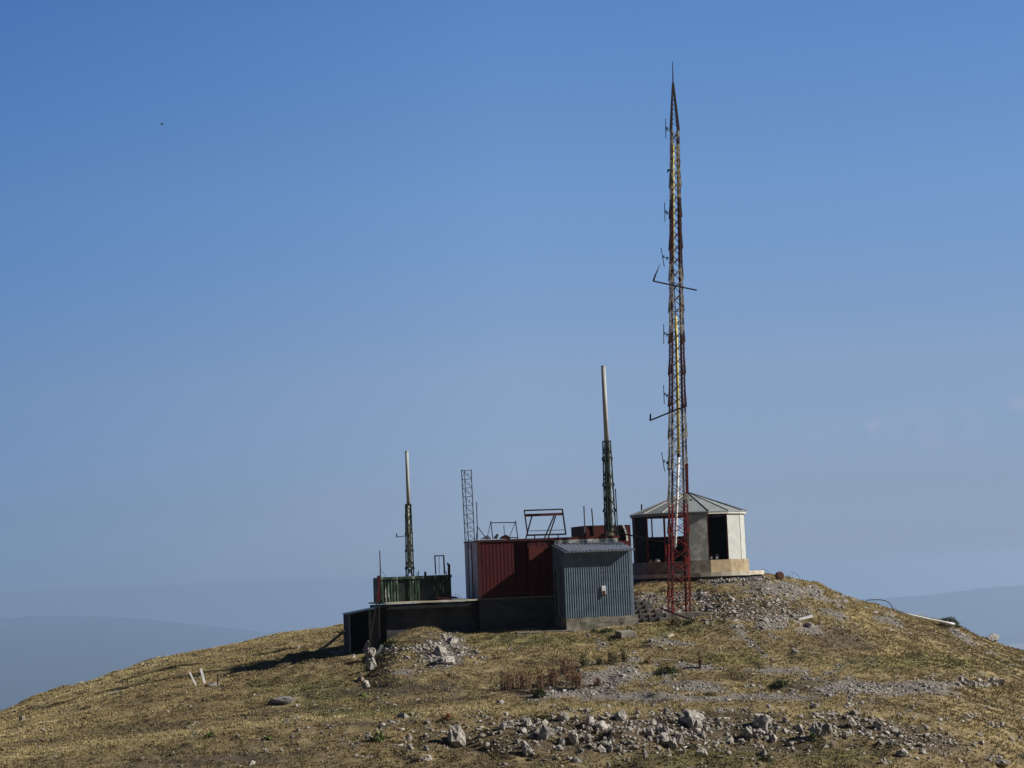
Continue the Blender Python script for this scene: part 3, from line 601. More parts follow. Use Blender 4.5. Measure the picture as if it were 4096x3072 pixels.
mb=MB(); mb.bbox(g0-.02,g0+.02,gvv+.061,gvv+1.58,.0,hG-.055); mb.build('side_wall',M['green'],gb)
mb=MB(); mb.bbox(g1-.02,g1+.02,gvv+.061,gvv+1.58,.0,hG-.055); mb.build('side_wall',M['green'],gb)
MB().bbox(g0+.03,g1-.03,gvv+1.5,gvv+1.56,.0,hG-.055).build('back_wall',M['green'],gb)
def lineP(a,b,v,w,name,mat,parent=None,v2=None,**k):
    return MB().beam(hitv(*a,v),hitv(*b,v if v2 is None else v2),w).build(name,mat,parent,**k)
# things on / by the green cabin
fr=empty('pipe_frame',hitv(1757,2297,1.2),'narrow upright rectangular pipe frame on the green cabin roof','frame')
lineP((1739,2223),(1743,2298),1.2,.05,'upright',M['galv'],fr); lineP((1774.5,2223),(1778.5,2297),1.2,.06,'upright',M['dark'],fr); lineP((1737,2223.5),(1777,2222.5),1.2,.05,'crossbar',M['dark'],fr); lineP((1756,2226),(1757,2296),1.2,.02,'rod',M['dark'],fr)
mb=MB().beam(hitv(1796,2258,1.0),hitv(1796,2306,1.0),.1); mb.beam(hitv(1790,2250,1.0),hitv(1789.5,2262,1.0),.03); mb.beam(hitv(1791,2253,1.0),hitv(1799,2260,1.0),.04); mb.beam(hitv(1784,2284,1.0),hitv(1785,2300,1.0),.03)
mb.build('roof_stub',M['green_mast'],label='ragged dark green post at the right end of the green cabin roof',cat='post')
MB().beam(hitv(1701,2287,1.2),hitv(1701,2306,1.2),.09).build('roof_stub',M['green_mast'],label='short dark stub in the middle of the green cabin roof',cat='post')
mb=MB().beam(hitv(1668,2290,1.2),hitv(1668.5,2306,1.2),.025); mb.beam(hitv(1674,2283,1.2),hitv(1674.5,2306,1.2),.03); mb.build('roof_stub',M['green_mast'],label='two thin dark pins left of the short stub on the green cabin roof',cat='post')
wp=MB().tube([hitv(1518.5,2201.5,.4),hitv(1520.5,2250,.4),hitv(1521.5,2312,.4),hitv(1523,2400,.4)],[.02,.022,.03,.03],8).build('whip_antenna',M['dark'],label='thin dark whip pole at the left corner of the green cabin',cat='antenna')
MB().tube([hitv(1525,2275,.4),hitv(1545,2312,.8)],.007,4).build('guy_wire',M['dark'],label='thin wire from the whip pole to the green cabin roof',cat='wire')
lineP((1513.5,2303),(1516,2408),.25,.1,'red_post',M['red'],label='short faded red post standing at the left end of the green cabin',cat='post')
lineP((1519,2313),(1508,2404),.02,.05,'striped_pole',M['red_faded'],label='pinkish leaning pole in front of the short red post',cat='pole')
lineP((1508,2402),(1481,2558),-.14,.05,'prop_pole',M['dark'],label='dark pole leaning against the front of the lean-to',cat='pole')
lineP((1516.5,2412),(1518.5,2552),-.06,.055,'upright_pole',M['dark'],label='dark vertical pole at the right front of the lean-to',cat='pole')
# slab debris
for (px,py,w,m_,lb) in [(1772,2391,.5,'darkred','rusty sheet scrap lying on the slab right of the green cabin'),(1808,2392,.6,'rust','reddish scrap on the slab between the two cabins')]:
    p=hitv(px,py+2,.35); mb=MB().prism([p+U*-w*.5,p+U*w*.5,p+U*w*.3+V*.3+Z*.05,p+U*-w*.4+V*.35+Z*.09],Z*.03); mb.build('scrap_sheet',M[m_],label=lb,cat='scrap')
mb=MB()
for i in range(4): mb.beam(hitv(1815+i*9,2395,.9),hitv(1813+i*9+rr_.uniform(-3,3),2373+rr_.uniform(0,10),.9),.015)
mb.build('rebar',M['dark'],label='bent reinforcing bars sticking up from the slab',cat='rebar')

# ------------------------------------------------------------------ blue shed
vF=-1.8; ov=.38
s0,zb=uz(2265,2474,vF); s1,zb2=uz(2538.5,2460,vF); zb=(zb+zb2)/2
zt=.5*(uz(2258,2209,vF-ov)[1]+uz(2532,2198,vF-ov)[1]); ztb=uz(2473,2169,0)[1]
print('shed',s0,s1,zb,zt,ztb,'w',s1-s0)
sh=empty('blue_shed',W(s0,vF,zb),'blue grey corrugated steel shed on a concrete plinth in front of the red cabin','shed')
ztw=zt-.04+ (ztb-zt)*(ov/(ov-vF))
mb=MB(); mb.corr(W(s0+.05,vF,zb),U,Z,-V,s1-s0-.17,ztw-zb,.107,.036,.02); mb.build('front_wall',M['blue'],sh)
MB().bbox(s1-.12,s1,vF-.03,vF+.04,zb,ztw).build('corner_trim',M['blue'],sh); mb=MB(); mb.bbox(s0-.0,s0+.05,vF-.03,vF+.04,zb,ztw); mb.build('corner_trim',M['blue'],sh)
mb=MB(); 
for zf in (.335,.63): z_=zb+(ztw-zb)*(1-zf); mb.bbox(s0+.05,s1-.12,vF-.031,vF-.026,z_-.006,z_+.006)
mb.build('sheet_seam',M['dark'],sh)
for uu in (s0,s1-.02):
    mb=MB(); n=int(1.75/.107)
    for i in range(n):
        va=vF+.042+i*(-vF-.05-.042)/n; vb=vF+.042+(i+1)*(-vF-.05-.042)/n; dd=.02*(i%2)*(1 if uu>s0 else -1)
        ta=zt+(ztb-zt)*((va-vF+ov)/(ov-vF))-.045; tb=zt+(ztb-zt)*((vb-vF+ov)/(ov-vF))-.045
        mb.hexa([W(uu+dd,va,zb),W(uu+.02+dd,va,zb),W(uu+.02+dd,vb,zb),W(uu+dd,vb,zb),W(uu+dd,va,ta),W(uu+.02+dd,va,ta),W(uu+.02+dd,vb,tb),W(uu+dd,vb,tb)])
    mb.build('side_wall',M['blue'],sh)
sl=(W(0,0,ztb)-W(0,vF-ov,zt)); Ls=sl.length; sd=sl.normalized(); nn=U.cross(sd).normalized()
MB().corr(W(s0-.03,vF-ov,zt),U,sd,nn,s1-s0+.05,Ls-.08,.166,.06,.02,duty=.3).build('roof',M['blue_roof'],sh)
mb=MB(); mb.bbox(s0-.02,s1+.02,vF-ov+.01,vF-ov+.05,zt-.045,zt-.02); mb.build('eave_trim',M['galv'],sh)
zp=zb-.6
MB().bbox(s0-.03,s1+.13,vF-.1,-.02,zp-.5,zb-.005).build('plinth',M['concrete'],sh,rough=.035,cuts=10)
a=uz(2404,2344,vF); b=uz(2422,2386,vF); 
bx=MB().bbox(a[0],b[0],vF-.09,vF-.031,b[1]+.1,a[1]).build('wall_lamp',M['white'],sh,bevel=.01)
MB().bbox(a[0]+.05,b[0]-.03,vF-.11,vF-.091,b[1]+.02,b[1]+.26).build('rusty_bracket',M['rust'],bx)
p=hitv(2491,2491,vF-.13); MB().tube([p,p+V*.2],.035,10).build('drain_hole',M['black'],sh)
for (xa,lb) in ((2220,'left'),(2229,'right')):
    lineP((xa,2281),(xa+8,2468),-1.35 if xa<2225 else -1.5,.05,'downpipe',M['galv'] if xa>2225 else M['dark'],label='grey vertical pipe nearest the left wall of the blue shed' if xa>2225 else 'darker vertical pipe left of the grey one beside the blue shed',cat='pipe')
# step block
p=gpt(2507,2552); T=lambda a,b,c:p+Vector((a*.94-b*.34,a*.34+b*.94,c+.10*b))
MB().bbox(-.36,.36,-.25,.4,-.2,.27,T=T).build('step_block',M['concrete'],rough=.02,cuts=3,label='loose square concrete step block in front of the blue shed',cat='block')
# ------------------------------------------------------------------ roof furniture of the red cabin
lm=empty('small_lattice_mast',hitv(1878,2165,1.2),'slim grey open lattice mast section on the left end of the red cabin','mast')
tp=[hitv(1846,1878.5,1.5),hitv(1858,1880,.95),hitv(1884.5,1877.5,1.5)]; bt=[hitv(1861,2170,1.5),hitv(1874.5,2170,.95),hitv(1898.5,2163,1.5)]
for a,b in zip(bt,tp): MB().tube([a,b],.021,6).build('leg',M['galv'],lm)
mb=MB(); n=8
for i in range(n+1):
    f0=.02+i*.121; ps=[b.lerp(t,f0) for b,t in zip(bt,tp)]
    for k in range(3): mb.tube([ps[k],ps[(k+1)%3]],.009,4)
    if i<n:
        qs=[b.lerp(t,f0+.121) for b,t in zip(bt,tp)]
        for k in range(3): mb.tube([ps[k],qs[(k+1)%3]],.008,4)
        mb.tube([ps[2],qs[1]],.008,4)
mb.build('bracing',M['galv'],lm)
fr=empty('pole_on_tripod',hitv(1908,2158,.5),'thin dark pole with two slanting struts next to the lattice mast section','pole')
lineP((1906.5,2008),(1910,2160),.6,.035,'pole',M['dark'],fr); lineP((1910.5,2108),(1947,2156),.6,.03,'strut',M['dark'],fr,v2=.4); lineP((1910.5,2108),(1904,2162),.6,.03,'strut',M['dark'],fr,v2=.9)
fr=empty('small_trestle_frame',hitv(2020,2152,.8),'small low trestle frame on the red cabin roof','frame')
lineP((1963,2085),(1971.5,2156),.6,.035,'leg',M['dark'],fr); lineP((2062,2083),(2071.5,2155),.6,.035,'leg',M['dark'],fr); lineP((1963,2091),(2062,2090),.6,.04,'crossbar',M['dark'],fr)
lineP((1962,2092),(1949,2150),.6,.02,'brace',M['dark'],fr,v2=1.4); lineP((2060,2092),(2036,2152),.6,.02,'brace',M['dark'],fr,v2=1.4)
lineP((2015,2102),(2019.5,2155),1.2,.025,'thin_rod',M['dark'],label='thin short rod sticking up inside the small trestle frame',cat='rod')
lineP((2038,2150),(2073,2151.5),.5,.045,'fallen_bar',M['dark'],label='dark bar lying on the roof edge under the small trestle frame',cat='bar')
for (pts,m_,lb) in [([(1925,2159),(1952,2143),(1962,2150),(1965,2157)],'white','flat white sheet scrap at the left of the cabin roof'),([(1978,2155),(1992,2137),(1995,2141),(1988,2156)],'board','torn upright grey scrap under the small trestle frame'),([(2001,2156),(2014,2146),(2030,2141),(2040,2150),(2042,2157)],'rust','curled rusty scrap with a pale edge on the cabin roof')]:
    P_=[hitv(x_,y_,.9) for x_,y_ in pts]; MB().prism(P_,V*.25+Z*.03).build('roof_scrap',M[m_],label=lb,cat='scrap')
fr=empty('antenna_support_frame',hitv(2180,2150,.8),'large tilted rectangular steel frame with a red beam on the cabin roof','frame')
v1_=.9
for (a,b,w,n_,m_) in [((2097,2042),(2249,2037),.065,'top_bar','dark'),((2249,2036),(2263.6,2138),.06,'side_bar','dark'),((2097,2041),(2111,2142),.05,'side_bar','darkred'),((2109,2141),(2265,2136.5),.075,'bottom_bar','dark'),((2116,2124),(2259,2119.5),.03,'lower_rod','dark')]:
    lineP(a,b,v1_,w,n_,M[m_],fr)
MB().beam(hitv(2100,2061.5,v1_+.04),hitv(2249,2056,v1_+.04),.12,.12).build('red_beam',M['rust'],fr)
for a,b in (((2127.5,2064),(2103,2155)),((2216,2063),(2177,2155)),((2223,2063),(2192,2155))): lineP(a,b,v1_+.05,.05,'strut',M['darkred'],fr,v2=v1_+.25)
for a,b in (((2138.6,2139),(2139,2156)),((2232,2136),(2232.5,2152))): lineP(a,b,v1_,.045,'foot',M['dark'],fr)
for (a,b,v_,w,lb,m_) in [((2335.5,2024),(2340,2132),1.2,.05,'pale vertical pipe left of the rusty container roof edge','galv'),((2366.5,2033.5),(2375.5,2146),.6,.045,'dark vertical rod right of the pale pipe','dark'),((2461.5,1954.5),(2473.5,2172),.1,.04,'tall thin rod rising beside the grey radome mast','green_mast')]:
    lineP(a,b,v_,w,'roof_rod',M[m_],label=lb,cat='rod')
# ------------------------------------------------------------------ radome masts
def mast(label,v_,ttop,tmid,tbot,rt,rm,rb,lt_,lb_,w1,w0,arc,foot=None,name='radome_mast'):
    pT,pM,pB=hitv(*ttop,v_),hitv(*tmid,v_),hitv(*tbot,v_); sc1=pM.y/F
    lT,lB=hitv(*lt_,v_),hitv(*lb_,v_); root=empty(name,lB,label,'mast')
    MB().tube([pT,pM],[rt*sc1,rm*sc1],16).build('tube',M['tube'],root,smooth=True)
    MB().tube([pT-Z*.03,pT+Z*.02],[rt*sc1*1.08]*2,16).build('tube_cap',M['tube'],root)
    MB().tube([pM-Z*.02,pB],[rm*sc1*1.12,rb*sc1],16).build('inner_tube',M['tube_green'],root,smooth=True)
    mb=MB(); n=12; ax=[(pM-Z*.03),pM.lerp(pB,.93)]; vv=[]
    for i in range(n+1):
        a=R(arc[0]+(arc[1]-arc[0])*i/n); d=Vector((math.sin(a),-math.cos(a),0))
        for j,q in enumerate(ax):
            for e in (1.10,1.16): vv.append(q+d*((rm if j==0 else rb)*sc1*e+.02*(j==0)))
    fs=[]
    for i in range(n):
        a=4*i; fs+=[(a+1,a+5,a+7,a+3),(a,a+2,a+6,a+4),(a,a+4,a+5,a+1),(a+2,a+3,a+7,a+6)]
    fs+=[(0,1,3,2),(4*n,4*n+2,4*n+3,4*n+1)]
    mb.add(vv,fs).build('cladding_sheet',M['green_mast'],root)
    th=R(22); f1=Vector((math.cos(th),math.sin(th),0)); f2=Vector((-math.sin(th),math.cos(th),0))
    def c4(t,i,k=1.0):
        c=lB.lerp(lT,t); w=(w0+(w1-w0)*t)/2*sc1/1.3*k; q=((-1,-1),(1,-1),(1,1),(-1,1))[i]; return c+f1*w*q[0]+f2*w*q[1]
    for i in range(4): MB().beam(c4(0,i),c4(1,i),.05,.05).build('leg',M['green_mast'],root)
    for i in range(4):
        mb=MB(); N=4; k=(i+1)%4
        for j in range(N*2):
            t0=.04+j*.95/(N*2); t1=.04+(j+1)*.95/(N*2); a,b=(c4(t0,i),c4(t1,k)) if j%2==0 else (c4(t0,k),c4(t1,i))
            m_=(a+b)/2; o_=(m_-lB.lerp(lT,(t0+t1)/2)); o_.z=0; m_=m_+o_.normalized()*.035
            mb.beam(a,m_,.04,.015); mb.beam(m_,b,.04,.015)
            if j%2==0:
                q=c4(t1,k,1.0); mb.prism([q,q-Z*.22,c4(t1-.05,k,1.32),c4(t1-.03,k,1.32)],f2*.02)
        mb.build('bracing',M['green_mast'],root)
    mb=MB(); r4=[c4(1,i) for i in range(4)]
    for i in range(4): mb.beam(r4[i],r4[(i+1)%4],.07,.05)
    mb.build('top_ring',M['green_mast'],root)
    if foot:
        q=hitv(*foot,v_); MB().tube([q-Z*.04,q],[rb*sc1*1.3]*2,12).build('tube_shelf',M['green_mast'],root)
    return root
mast('tall grey radome tube in a dark green lattice sheath behind the red cabin',2.9,(2412.7,1465),(2427,1767),(2439,2150),8.5,10,15.5,(2426,1765),(2445,2200),30,45,(-52,36))
mlt=mast('shorter grey radome tube in a dark green lattice sheath standing on the green cabin',1.5,(1626.6,1806),(1634,2017),(1640,2272),6.5,7.3,8.5,(1632.5,2018),(1640,2308),21,31,(-150,-22),foot=(1640,2275))
ar=MB().tube([hitv(1587,2148,1.3),hitv(1634,2142,1.4)],.02,6).build('side_arm',M['dark'],mlt); MB().tube([hitv(1587,2149,1.3),hitv(1587,2134,1.3)],[.03,.025],6).build('whip',M['dark'],ar)
MB().beam(hitv(1627,2303,1.2),hitv(1640,2280,1.2),.03).build('foot_brace',M['green_mast'],mlt); MB().beam(hitv(1653,2303,1.2),hitv(1640,2280,1.2),.03).build('foot_brace',M['green_mast'],mlt)
# ------------------------------------------------------------------ rusty container behind
v2_=3.4; ra=uz(2337,2103,v2_); rb_=uz(2521,2099,v2_)
rc=empty('rusty_container',W(ra[0],v2_,-.5),'rust red metal container with torn side behind the red cabin','container')
zr=ra[1]; um=uz(2462,2120,v2_)[0]; um2=uz(2508,2120,v2_)[0]
MB().bbox(ra[0],um,v2_,v2_+2.2,-1.2,zr).build('side_panel',M['rust'],rc)
MB().bbox(um2-.02,rb_[0],v2_-.01,v2_+2.1,-1.2,zr-.02).build('side_panel',M['rust'],rc)
MB().bbox(um,um2,v2_+.3,v2_+.4,-1.2,zr-.25).build('inner_panel',M['black'],rc)
MB().bbox(um,um2+.12,v2_-.02,v2_+.1,uz(2500,2200,v2_)[1],uz(2500,2163,v2_)[1]).build('lower_panel',M['rust'],rc)
mb=MB(); mb.prism([W(ra[0]-.12,v2_,-.2),W(ra[0]-.004,v2_,-.2),W(ra[0]-.004,v2_,zr-.02)],V*.05); mb.build('bent_edge',M['darkred'],rc)
cv=[(2462,2104),(2478,2101),(2492,2102),(2498,2112),(2503,2128),(2508,2148),(2509,2164)]
mb=MB()
for i in range(len(cv)-1): mb.beam(hitv(*cv[i],v2_-.25),hitv(*cv[i+1],v2_-.3),.09 if i>1 else .16,.03)
mb.build('torn_sheet',M['zincwall'],rc,label='torn pale sheet curling over the hole')
# ------------------------------------------------------------------ booth
Yb=95.0; cB=at(2751,2046,Yb); rB=230.6/F*Yb
bx_,by_=cB.x,cB.y; zE=at(2751,2052,Yb).z
# the eave is lifted to keep its nearest corner where the photo has it
zW=at(2828,2240,Yb-rB*.94).z; zBs=at(2828,2290,Yb-rB*.94).z
zE=at(2828,2044,Yb-rB*.94).z; zFas=at(2828,2056,Yb-rB*.94).z
zAp=at(2757,1967,Yb).z
bo=empty('round_booth',Vector((bx_,by_,zBs)),'many sided grey booth with conical roof and dark openings on the hilltop','booth')
viewdir=Vector((-bx_,-by_,0)).normalized(); rightd=Vector((-viewdir.y,viewdir.x,0))
def bp(ang,r,z):  # ang deg from the viewer, + to the right
    a=R(ang); d=viewdir*math.cos(a)+rightd*math.sin(a); return Vector((bx_,by_,0))+d*r+Z*z
A=[-2.6+22.5*k for k in range(-8,8)]
def facet(k,r,z0,z1_,th,name,mat,parent=bo,g0=0,g1=0,z1b=None):
    a0=A[k%16]+g0; a1=A[k%16]+22.5-g1; 
    return MB().hexa([bp(a0,r,z0),bp(a1,r,z0),bp(a1,r-th,z0),bp(a0,r-th,z0),bp(a0,r,z1_),bp(a1,r,z1_),bp(a1,r-th,z1_),bp(a0,r-th,z1_)]).build(name,mat,parent)
rw=rB*.965
# k index: 8 = -2.6..19.9 facet
desc={8:('zincwall',1),9:(None,0),10:('palewall',1),11:('palewall',1),12:('palewall',1),13:('palewall',1),7:(None,0),6:(None,0),5:('black',1),4:('black',1),3:('int',1),2:('int',.58),1:('int',.58),0:('int',.58),15:('int',1),14:('int',1)}  # left panels black: the unlit side of the booth put into the colour
zmid=lambda f:zW+(zFas-zW)*f
for k,(mt,fh) in desc.items():
    if mt: facet(k,rw,zW,zmid(fh)-(.004 if fh==1 else 0),.05,'wall_panel',M[mt],g0=.25,g1=.25)
    bm_='concrete_sunlit' if k in (9,10,11,12) else 'concrete'  # lighter, warmer concrete paints sunlight on the right-hand base panels
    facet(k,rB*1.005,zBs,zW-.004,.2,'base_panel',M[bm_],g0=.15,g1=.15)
    facet(k,rB*1.0,zFas+.002,zE,.06,'fascia',M['fascia'] if 9<=k<=12 else M['zincroof'],g0=.15,g1=.15)  # fascia paler on the sun-facing facets, light put into the colour
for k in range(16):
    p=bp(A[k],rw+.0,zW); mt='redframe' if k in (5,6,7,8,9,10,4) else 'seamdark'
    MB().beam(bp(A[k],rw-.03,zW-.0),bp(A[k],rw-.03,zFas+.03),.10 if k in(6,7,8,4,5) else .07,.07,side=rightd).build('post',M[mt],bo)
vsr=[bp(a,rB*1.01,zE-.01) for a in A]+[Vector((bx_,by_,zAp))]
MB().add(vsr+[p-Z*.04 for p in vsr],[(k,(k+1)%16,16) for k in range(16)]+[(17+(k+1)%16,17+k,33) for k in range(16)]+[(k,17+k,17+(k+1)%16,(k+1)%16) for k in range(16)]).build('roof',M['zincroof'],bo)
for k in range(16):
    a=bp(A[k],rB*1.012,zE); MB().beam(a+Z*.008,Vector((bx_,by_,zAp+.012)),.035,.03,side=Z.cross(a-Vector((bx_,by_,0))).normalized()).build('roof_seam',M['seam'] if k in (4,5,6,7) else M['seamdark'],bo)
p=bp(8,rB*.45,zE+(zAp-zE)*.55); MB().beam(p+rightd*-.06,p+rightd*.07+Z*.06,.05).build('roof_cleat',M['dark'],bo)
# floor
MB().prism([bp(a,rw-.06,zW-.03) for a in A],Z*.025).build('floor',M['concrete'],bo)
sl_=MB(); zS=zBs-.003; ang=[-120+i*6 for i in range(40)]
def slr(a): return rB*(1.06+.20*max(0,math.sin(R(a)))**1.5)
sl_.prism([bp(i*9,slr(i*9),zS-.19) for i in range(40)],Z*.19).build('base_slab',M['concrete_pale'],bo,rough=.015)
MB().prism([bp(i*9,slr(i*9)-.12,zS-1.5) for i in range(40)],Z*1.31).build('foundation',M['concrete_shaded'],bo)
# drums / boxes seen through the openings
for (x_,y_,w,h,m_,lb) in [(2845,2226,.13,.3,'black','dark canister just inside the booth doorway'),(2867,2226,.16,.36,'white','white jerrycan standing inside the booth doorway')]:
    p=at(x_,y_,Yb-rB*.75); p.z=zW; o=empty('canister',p,lb,'canister')
    MB().hexa([p+Vector(q) for q in ((-w/2,-.07,0),(w/2,-.07,0),(w/2,.07,0),(-w/2,.07,0),(-w/2,-.07,h*.75),(w/2,-.07,h*.75),(w/2,.07,h*.75),(-w/2,.07,h*.75))]).build('body',M[m_] if m_!='white' else M['int'],o,bevel=.02)
    MB().tube([p+Z*h*.75,p+Z*h],.025,8).build('cap',M['dark'],o)
    MB().hexa([p+Vector(q) for q in ((-w*.35,-.08,.03),(w*.35,-.08,.03),(w*.35,-.071,.03),(-w*.35,-.071,.03),(-w*.35,-.08,.15),(w*.35,-.08,.15),(w*.35,-.071,.15),(-w*.35,-.071,.15))]).build('label_patch',M['white'],o)
rk=RM[3]
for (x_,w,lb) in [(2628,.42,'white crumpled rubble on the left sill of the booth'),(2602,.3,'dull heap on the far left sill of the booth')]:
    p=at(x_,2226,Yb-rB*.8); p.z=zW; rock(0,0,0,0,lb,mesh=rk,p=p,sc_=w*.35)
MB().beam(at(2566,2017,Yb+2),at(2566.5,2062,Yb+2),.06).build('stub_post',M['dark'],label='short stub pole poking up behind the left booth roof',cat='post')
# big dish seen inside as pale ring
ring=[at(2737+14*math.cos(t),2203+22*math.sin(t),Yb-.5) for t in np.linspace(-1.6,1.4,14)]
MB().tube(ring,.03,6).build('bent_ring',M['tube'],label='pale curved rim inside the booth behind the mast',cat='rim')
# ------------------------------------------------------------------ tall lattice tower
Yt=86.0
Bt=at(2717,2450,Yt); Tt=at(2698.5,523,Yt); Ap=at(2692,332,Yt); Rd=at(2690.5,246,Yt)
ft=R(7.5); e1=Vector((math.cos(ft),math.sin(ft),0)); e2=Vector((-math.sin(ft),math.cos(ft),0))
tw=empty('lattice_tower',Bt,'tall slender red and faded white lattice tower with dipole antennas','tower')
m,nt,bs=newmat('banded_tower_paint'); tc=nt.nodes.new('ShaderNodeTexCoord'); sx=nt.nodes.new('ShaderNodeSeparateXYZ'); nt.links.new(tc.outputs['Object'],sx.inputs[0])
mr=nt.nodes.new('ShaderNodeMapRange'); Ht=Tt.z-Bt.z; mr.inputs['From Max'].default_value=Ap.z-Bt.z; nt.links.new(sx.outputs['Z'],mr.inputs['Value'])
hz=lambda py:(at(2700,py,Yt).z-Bt.z)/(Ap.z-Bt.z)
red=(.26,.02,.02); gry=(.36,.34,.30); dr=(.075,.018,.016); dk=(.05,.018,.018)
rp_=ramp(nt,[(0,red),(hz(2027),gry),(hz(1658),dr),(hz(1340),gry),(hz(1055),dr),(hz(795),gry),(hz(523),dk)],'CONSTANT'); nt.links.new(mr.outputs[0],rp_.inputs[0])
nz=tex(nt,5,8,.7,(1,1,.5)); rn=ramp(nt,[(.49,(0,0,0)),(.54,(1,1,1))]); nt.links.new(nz.outputs[0],rn.inputs[0])
nt.links.new(mix(nt,rn.outputs[0],rp_.outputs[0],(.05,.022,.02)),bs.inputs['Base Color']); bs.inputs['Roughness'].default_value=.5; M['tower']=m
def wt(t): return .86+(.35-.86)*t      # side length
def cor(t,i):
    c=Bt.lerp(Tt,t); w=wt(t)/2; s=((-1,-1),(1,-1),(1,1),(-1,1))[i]; return c+e1*w*s[0]+e2*w*s[1]
nP=38
for i in range(4):
    mb=MB(); s=(-1,1,1,-1)[i]; q=(-1,-1,1,1)[i]
    # angle-iron legs: two flanges
    for t0 in [j/30 for j in range(30)]:
        a,b=cor(t0,i),cor(t0+1/30,i)
        mb.beam(a-e1*s*.035,b-e1*s*.035,.08,.02,side=e1); mb.beam(a-e2*q*.035,b-e2*q*.035,.08,.02,side=e2)
    for j in range(1,15):
        t=j/15.3; 
        if True:
            a=cor(t,i); b=cor(t-.035,i); mb.prism([a+e1*s*.012,b+e1*s*.012,b+e1*s*.06],e2*.02*(-q))
    mb.build('leg',M['tower'],tw)
for i in range(4):
    mb=MB(); n=nP; 
    for j in range(n):
        t0=(j+(.0 if i%2==0 else .5))/n; t1=min(1,t0+1/n); k=(i+1)%4
        if t0>=1: continue
        off=(e2*(-.01),e1*.01,e2*.01,e1*(-.01))[i]
        bw_=.032 if i%2==0 else .014; mb.beam(cor(t0,i)+off,cor(t1,k)+off,bw_,.010,side=(e2 if i%2==0 else e1).cross(Z)); mb.beam(cor(t0,k)+off*2.5,cor(t1,i)+off*2.5,bw_,.010,side=(e2 if i%2==0 else e1).cross(Z))
    mb.build('bracing',M['tower'],tw)
sp=MB()
for i in range(4): sp.beam(cor(1,i),Ap+(cor(1,i)-Tt)*.08,.06,.06)
for j in range(1,8):
    f0=j/10; f1=(j+1)/10
    for i in range(4):
        a=cor(1,i).lerp(Ap,f0); b=cor(1,(i+1)%4).lerp(Ap,f1); sp.beam(a,b,.014)
sp.build('spire',M['dark'],tw)
MB().tube([Ap-Z*.1,Rd],[.035,.016],8).build('lightning_rod',M['dark'],tw)
mb=MB()
for s in (-1,1): mb.beam(at(2746,1855,Yt-.45),at(2749,1975,Yt-.45),.12,.07)
mb.beam(at(2741,1858,Yt-.45),at(2752,1858,Yt-.45),.14,.07); mb.build('cable_box',M['redframe'],tw)
tx=lambda px,py:at(px,py,Yt)
for (a,b) in [((2662,475),(2663,553)),((2658,810),(2660,887)),((2644,991),(2657,1067)),((2654.5,1296),(2655,1375)),((2654.5,1540),(2657,1617)),((2646,1808),(2659,1886.5))]:
    m0=((a[0]+b[0])/2,(a[1]+b[1])/2+1); p=tx(*m0); Ymid=Yt-.2
    an=MB(); an.tube([at(*a,Ymid),at(*b,Ymid)],.017,6); ob=an.build('dipole_antenna',M['dark'],tw)
    arm=MB(); pm=at(*m0,Ymid); arm.tube([pm,at(2676,m0[1]+1,Yt-.3)],.016,6); arm.beam(at(m0[0]+4,m0[1]-7,Ymid),at(m0[0]+4,m0[1]+1,Ymid),.03); arm.beam(at(m0[0]+1,m0[1]-6,Ymid),at(m0[0]+8,m0[1]-7,Ymid),.035); arm.beam(at(2668,m0[1]-3,Ymid),at(2668.5,m0[1]+9,Ymid),.05)
    arm.build('antenna_arm',M['dark'],ob)
mb=MB().beam(tx(2669,681),tx(2679,680),.07); mb.beam(tx(2671,680),tx(2672,690),.05); mb.build('clamp',M['dark'],tw)
ca=MB().tube([at(2613,1124.5,Yt-.6),at(2787,1161,Yt-.6)],.034,8).build('cross_arm',M['dark'],tw)
MB().tube([at(2613,1125,Yt-.6),at(2622,1099,Yt-.6),at(2641,1056,Yt-.6)],[.045,.035,.006],6).build('whip',M['dark'],ca)
ca=MB().tube([at(2601,1681.5,Yt-.6),at(2690,1645,Yt-.6),at(2748,1622,Yt-.6)],.034,8).build('cross_arm',M['dark'],tw)
MB().tube([at(2601,1683,Yt-.6),at(2602.5,1655,Yt-.6)],[.05,.035],6).build('whip',M['dark'],ca)
# tubes inside the tower
MB().tube([tx(2690,571),tx(2691,700),tx(2691,1044)],.075,10).build('feed_tube',M['yellow'],tw,smooth=True)
MB().tube([tx(2689.5,568),tx(2690,574)],.085,10).build('tube_cap',M['darkred'],tw)
MB().tube([tx(2703,1266),tx(2709,1500),tx(2714.5,1818)],.068,10).build('feed_tube',M['yellow'],tw,smooth=True)
MB().tube([tx(2714,1815),tx(2714.5,1828)],.08,10).build('tube_cap',M['dark'],tw)
MB().tube([tx(2692,1040),tx(2697,1150),tx(2702,1268)],.022,6).build('feed_cable',M['dark'],tw)
MB().tube([tx(2686,1400),tx(2695,1500),tx(2706,1600)],.008,4).build('feed_cable',M['dark'],tw); MB().tube([tx(2685,1700),tx(2695,1755),tx(2708,1810)],.008,4).build('feed_cable',M['dark'],tw)
MB().tube([tx(2714,1829),tx(2708,2000),tx(2701,2180),tx(2700.5,2194)],[.062,.062,.062,.015],12).build('hanging_pipe',M['pvc'],label='white plastic pipe hanging inside the lower part of the lattice tower',cat='pipe',smooth=True)
MB().beam(at(2664,2180,Yt-.8),at(2665,2222,Yt-.8),.05).build('red_tube',M['redframe'],tw)
